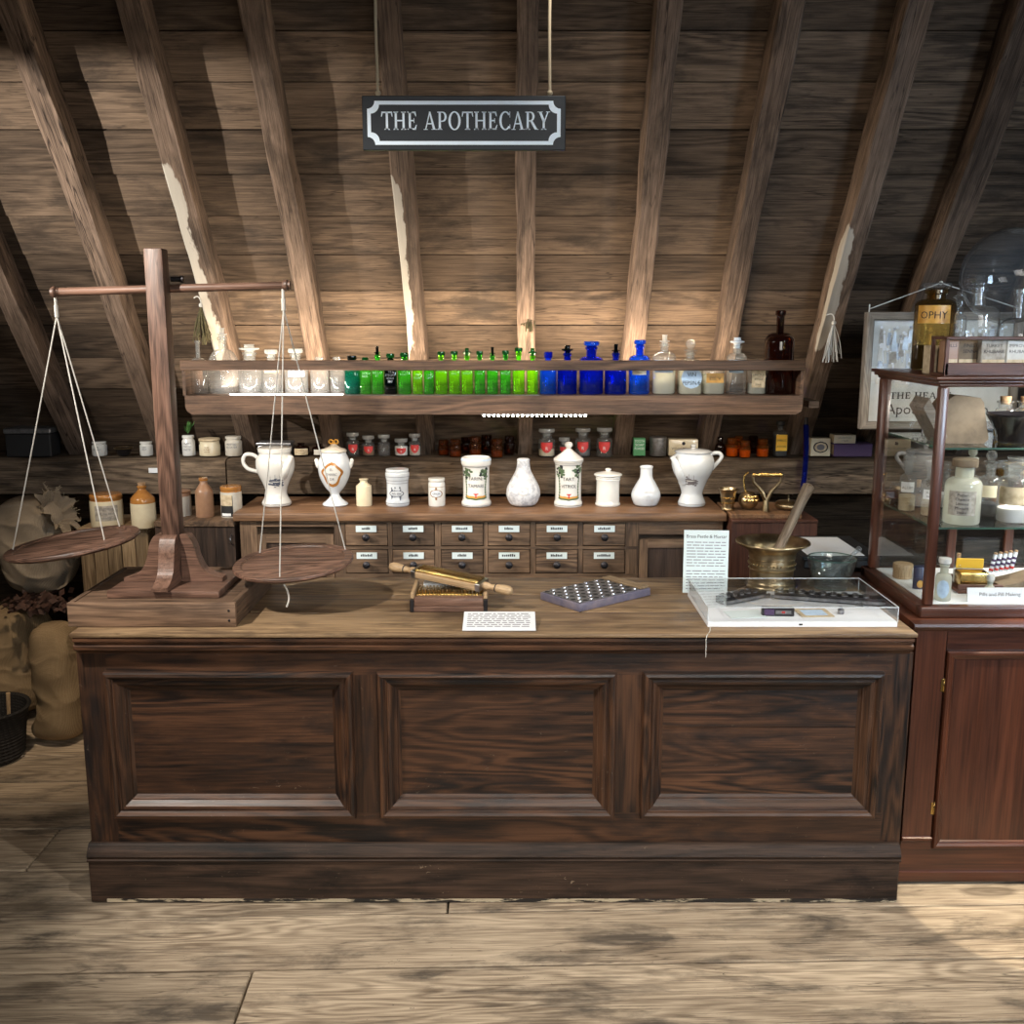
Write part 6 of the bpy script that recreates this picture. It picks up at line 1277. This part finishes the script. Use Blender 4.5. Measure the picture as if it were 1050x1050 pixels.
# ================================================================= left corner: sacks, crate, wicker bucket
def sack(name, label, loc, rx, ry, hgt, m, sd, n=2.6, mouth=None, rotz=0, top=.55, box=4.5, flare=.0, fold=1.0):
    t = thing(name, label, 'sack', loc, rotz)
    def fn(u, v):
        a = 2 * PI * u; ca, sa = math.cos(a), math.sin(a)
        pr = (1 - abs(2 * v - 1) ** box) ** .42 if 0 < v < 1 else 0
        pr *= 1 - (1 - top) * v ** 2; pr *= 1 + flare * max(0, .3 - v)
        k = pr / (abs(ca) ** n + abs(sa) ** n) ** (1 / n)
        p = Vector((k * ca * rx, k * sa * ry, hgt * v))
        q = Vector((p.x * 3.2 + sd, p.y * 3.2, p.z * 2.6))
        crease = (1 - abs(noise.noise((p.x * 7 + sd + p.z * 5, p.y * 7, p.z * 6 - p.x * 4))) * 2.2) ** 3
        crease2 = (1 - abs(noise.noise((p.x * 6 - p.z * 3 + sd, p.y * 6 + 3, p.z * 4 + p.x * 4))) * 2.4) ** 3
        nz = noise.noise(q) * .055 + noise.noise(q * 3.1) * .018 + fold * (.020 * crease + .022 * crease2 - .012)
        p += Vector((ca, sa, .35)) * nz * min(1, 3 * pr)
        p.z = max(p.z, 0); return p
    mb = MB(); mb.grid(fn, 110, 80, wrap=True); mb.build('sack_body', M_[m], t, sharp=80)
    if mouth:
        mx, my, mz, L, ax, ay = mouth; mb = MB()
        def fm(u, v):
            a = 2 * PI * u; r = (.045 + .06 * v ** 1.3 - .015 * math.sin(PI * v)) * (1 + .16 * math.sin(9 * a + sd) * v + .12 * math.sin(17 * a) * v)
            return Vector((r * math.cos(a), r * .7 * math.sin(a), v * L + .012 * math.sin(4 * a + 1) * v))
        MM = T(mx, my, mz) @ RY(ax) @ RX(ay)
        mb.mat(M_[m]); ri = mb.mat(M_['rope']); mb.grid(fm, 72, 12, wrap=True, M=MM)
        for k in range(60):
            a = random.uniform(0, 2 * PI); p = fm(a / 2 / PI, 1.0); mb.tube([MM @ p, MM @ (p + Vector((random.gauss(0, .008), random.gauss(0, .008), random.uniform(.008, .025))))], .0011, 4, mi=ri)
        mb.build('gathered_mouth', None, t, sharp=80)
    return t
ysk = 4.62
sack('burlap_sack', 'large bulging lower burlap sack on the floor, left of the crate', (X(8, 4.46, .3), 4.46, .0015), .19, .17, .50, 'burlap', 3.1, top=.95, fold=.45)
sack('burlap_sack', 'pale lit burlap sack on the floor against the counter side', (X(61, 4.16, .3), 4.16, .0015), .092, .11, .50, 'burlap', 8.7, top=.95, flare=.8, box=7, fold=.35)
sack('burlap_sack', 'grey tied burlap sack lying on top of the lower sacks', (X(36, 4.36, .75), 4.40, .575), .155, .13, .42, 'burlap2', 5.5, mouth=(.075, -.06, .34, .10, 1.0, .45), top=.9, box=3.4, fold=.6)
mb = MB()
for k in range(260):
    c = Vector((X(38, 4.24, .5) + random.gauss(0, .06), 4.25 + random.gauss(0, .04), .553 + abs(random.gauss(0, .018))))
    d = Vector((random.gauss(0, 1), random.gauss(0, 1), random.gauss(0, .5))).normalized(); u = d.orthogonal().normalized(); L = random.uniform(.02, .05); w_ = L * .35
    mb.add([c, c + d * L * .5 + u * w_, c + d * L, c + d * L * .5 - u * w_], [(0, 1, 2, 3)])
o = mb.build('dried_leaves', M_['dried'], None); tag(o, 'dark heap of dried leaves between the upper and lower sacks', 'dried leaves', kind='stuff')
yb_ = 3.93; t = thing('wicker_bucket', 'black wicker bucket on the floor at the left photo edge', 'bucket', (X(-12, yb_, .1), yb_, .002)); s = S(yb_, .1)
mb = MB(); mb.lathe([(0, .004), (.12, 0), (.128, .01), (.145, .13), (.160, .205), (.168, .212), (.165, .222), (.152, .215), (.138, .12), (.118, .02), (0, .014)], 40); mb.build('bucket_body', M_['basket'], t)
mb = MB(); [mb.lathe([(.129 + .0016 * k, .012 + .0145 * k), (.1335 + .0016 * k, .019 + .0145 * k), (.131 + .0016 * k, .026 + .0145 * k)], 40) for k in range(13)]; mb.build('woven_ring', M_['basket'], t)
t = thing('wooden_stick', 'short pale stick poking out of the black wicker bucket', 'stick', (X(12, yb_, .15) + .0, yb_ - .01, .025)); mb = MB(); mb.tube([(-.02, 0, 0), (.0, -.01, .13), (.012, -.02, .265)], [.007, .007, .008], 8); mb.build('stick_body', M_['pale'], t)
# ================================================================= camera, light
cam = bpy.data.cameras.new('camera'); co = bpy.data.objects.new('camera', cam); C.objects.link(co)
cam.sensor_width = 36; cam.lens = 36 * F / 1050; cam.clip_start = .05
co.location = (0, 0, EYE); co.rotation_euler = (PI / 2 - PITCH, 0, 0); SC.camera = co
def light(kind, name, loc, target, power, col, size=.1, **k):
    l = bpy.data.lights.new(name, kind); l.energy = power; l.color = col
    if kind == 'AREA':
        l.shape = 'RECTANGLE'; l.size = size; l.size_y = k.get('sy', size)
        if 'spread' in k: l.spread = R(k['spread'])
    else:
        l.shadow_soft_size = size
        if kind == 'SPOT': l.spot_size = R(k.get('ang', 60)); l.spot_blend = k.get('blend', .3)
    o = bpy.data.objects.new(name, l); C.objects.link(o); o.location = loc
    o.rotation_euler = (Vector(target) - Vector(loc)).to_track_quat('-Z', 'Y').to_euler()
    return o

WARM, NEUT, COOL = (1, .80, .58), (1, .93, .84), (.62, .80, 1)
# unseen spotlight at the left; housing and flap added, flap shades the upper roof
KL = Vector((-2.55, 2.7, 2.17))
sl_ = thing('spotlight', 'added black spotlight housing with a light-cutting flap, unseen beyond the left edge', 'lamp', KL)
mb = MB(); mb.lathe([(.05, -.16), (.05, .0), (.046, .0), (.046, -.15), (0, -.15)], 20, Vector((.75, .55, -.1)).to_track_quat('Z', 'Y').to_matrix().to_4x4() @ T(0, 0, -.03)); mb.build('housing', M_['black'], sl_)
mb = MB(); e = Vector((0, 1.08, .50)).normalized() * .24
mb.add([(-.05, e.y, e.z), (.85, e.y, e.z), (.85, e.y - .04, e.z + .3), (-.05, e.y - .04, e.z + .3), (-.05, e.y + .004, e.z), (.85, e.y + .004, e.z), (.85, e.y - .036, e.z + .3), (-.05, e.y - .036, e.z + .3)], [(0, 1, 2, 3), (4, 5, 6, 7), (0, 1, 5, 4), (1, 2, 6, 5), (2, 3, 7, 6), (3, 0, 4, 7)]); mb.build('added_light_flap', M_['black'], sl_)
light('SPOT', 'key_spot', KL, (-.95, 4.35, 1.85), 270, NEUT, .012, ang=70, blend=.9)
light('SPOT', 'counter_spot', (-1.66, 1.97, 2.6), (-.15, 3.15, .86), 185, NEUT, .03, ang=72, blend=.5)
light('SPOT', 'bench_spot', (.2, 2.8, 2.95), (.15, 4.3, 1.0), 22, NEUT, .03, ang=50, blend=.6)
light('SPOT', 'cabinet_spot', (2.4, 1.6, 2.7), (1.5, 3.1, .8), 60, WARM, .03, ang=52, blend=.4)
light('SPOT', 'floor_spot', (1.7, 2.3, 2.9), (1.62, 2.9, 0), 260, (1, .88, .68), .01, ang=17, blend=.12)
light('SPOT', 'floor_spot_left', (.5, 1.5, 3.2), (.1, 2.1, 0), 105, NEUT, .03, ang=74, blend=.6)
light('SPOT', 'corner_spot', (-1.5, 3.0, 2.6), (-1.9, 4.1, .3), 85, WARM, .03, ang=34, blend=.6)
light('AREA', 'case_light', (1.78, 3.12, 1.557), (1.6, 3.25, .9), 14, (1, .95, .86), .42, sy=.06)
light('AREA', 'shelf_underlight', (.0, 4.10, 1.385), (.0, 4.4, .95), 3.8, WARM, 2.3, sy=.02)
light('AREA', 'shelf_backlight', (-.15, 4.29, 1.478), (-.15, 4.36, 1.778), 26, WARM, 2.1, sy=.02)
light('AREA', 'shelf_front_strip', (-.92, 4.085, 1.473), (-.92, 4.16, 1.62), 2.6, (1, .92, .8), .50, sy=.008)
light('AREA', 'window_left', (-3.4, -.6, 1.9), (.2, 3.0, .6), 52, COOL, .9, sy=1.4, spread=80)
light('AREA', 'room_fill', (.8, -1.6, 2.4), (0, 3.2, .5), 15, NEUT, 2.0, sy=1.2, spread=75)
light('AREA', 'window_right', (3.2, -.4, 2.3), (1.5, 3.3, 1.4), 14, COOL, .8, sy=1.2, spread=60)
w = bpy.data.worlds.new('world'); SC.world = w; w.use_nodes = True
b = w.node_tree.nodes['Background']; b.inputs[0].default_value = (.75, .86, 1, 1); b.inputs[1].default_value = .03
SC.view_settings.view_transform = 'Standard'; SC.view_settings.look = 'None'; SC.view_settings.gamma = 1; SC.view_settings.use_curve_mapping = False
SC.view_settings.exposure = 0.28
SC.cycles.transparent_max_bounces = 40; SC.cycles.max_bounces = 8; SC.cycles.diffuse_bounces = 3; SC.cycles.glossy_bounces = 4
SC.cycles.caustics_reflective = False; SC.cycles.caustics_refractive = False; SC.cycles.sample_clamp_indirect = 4
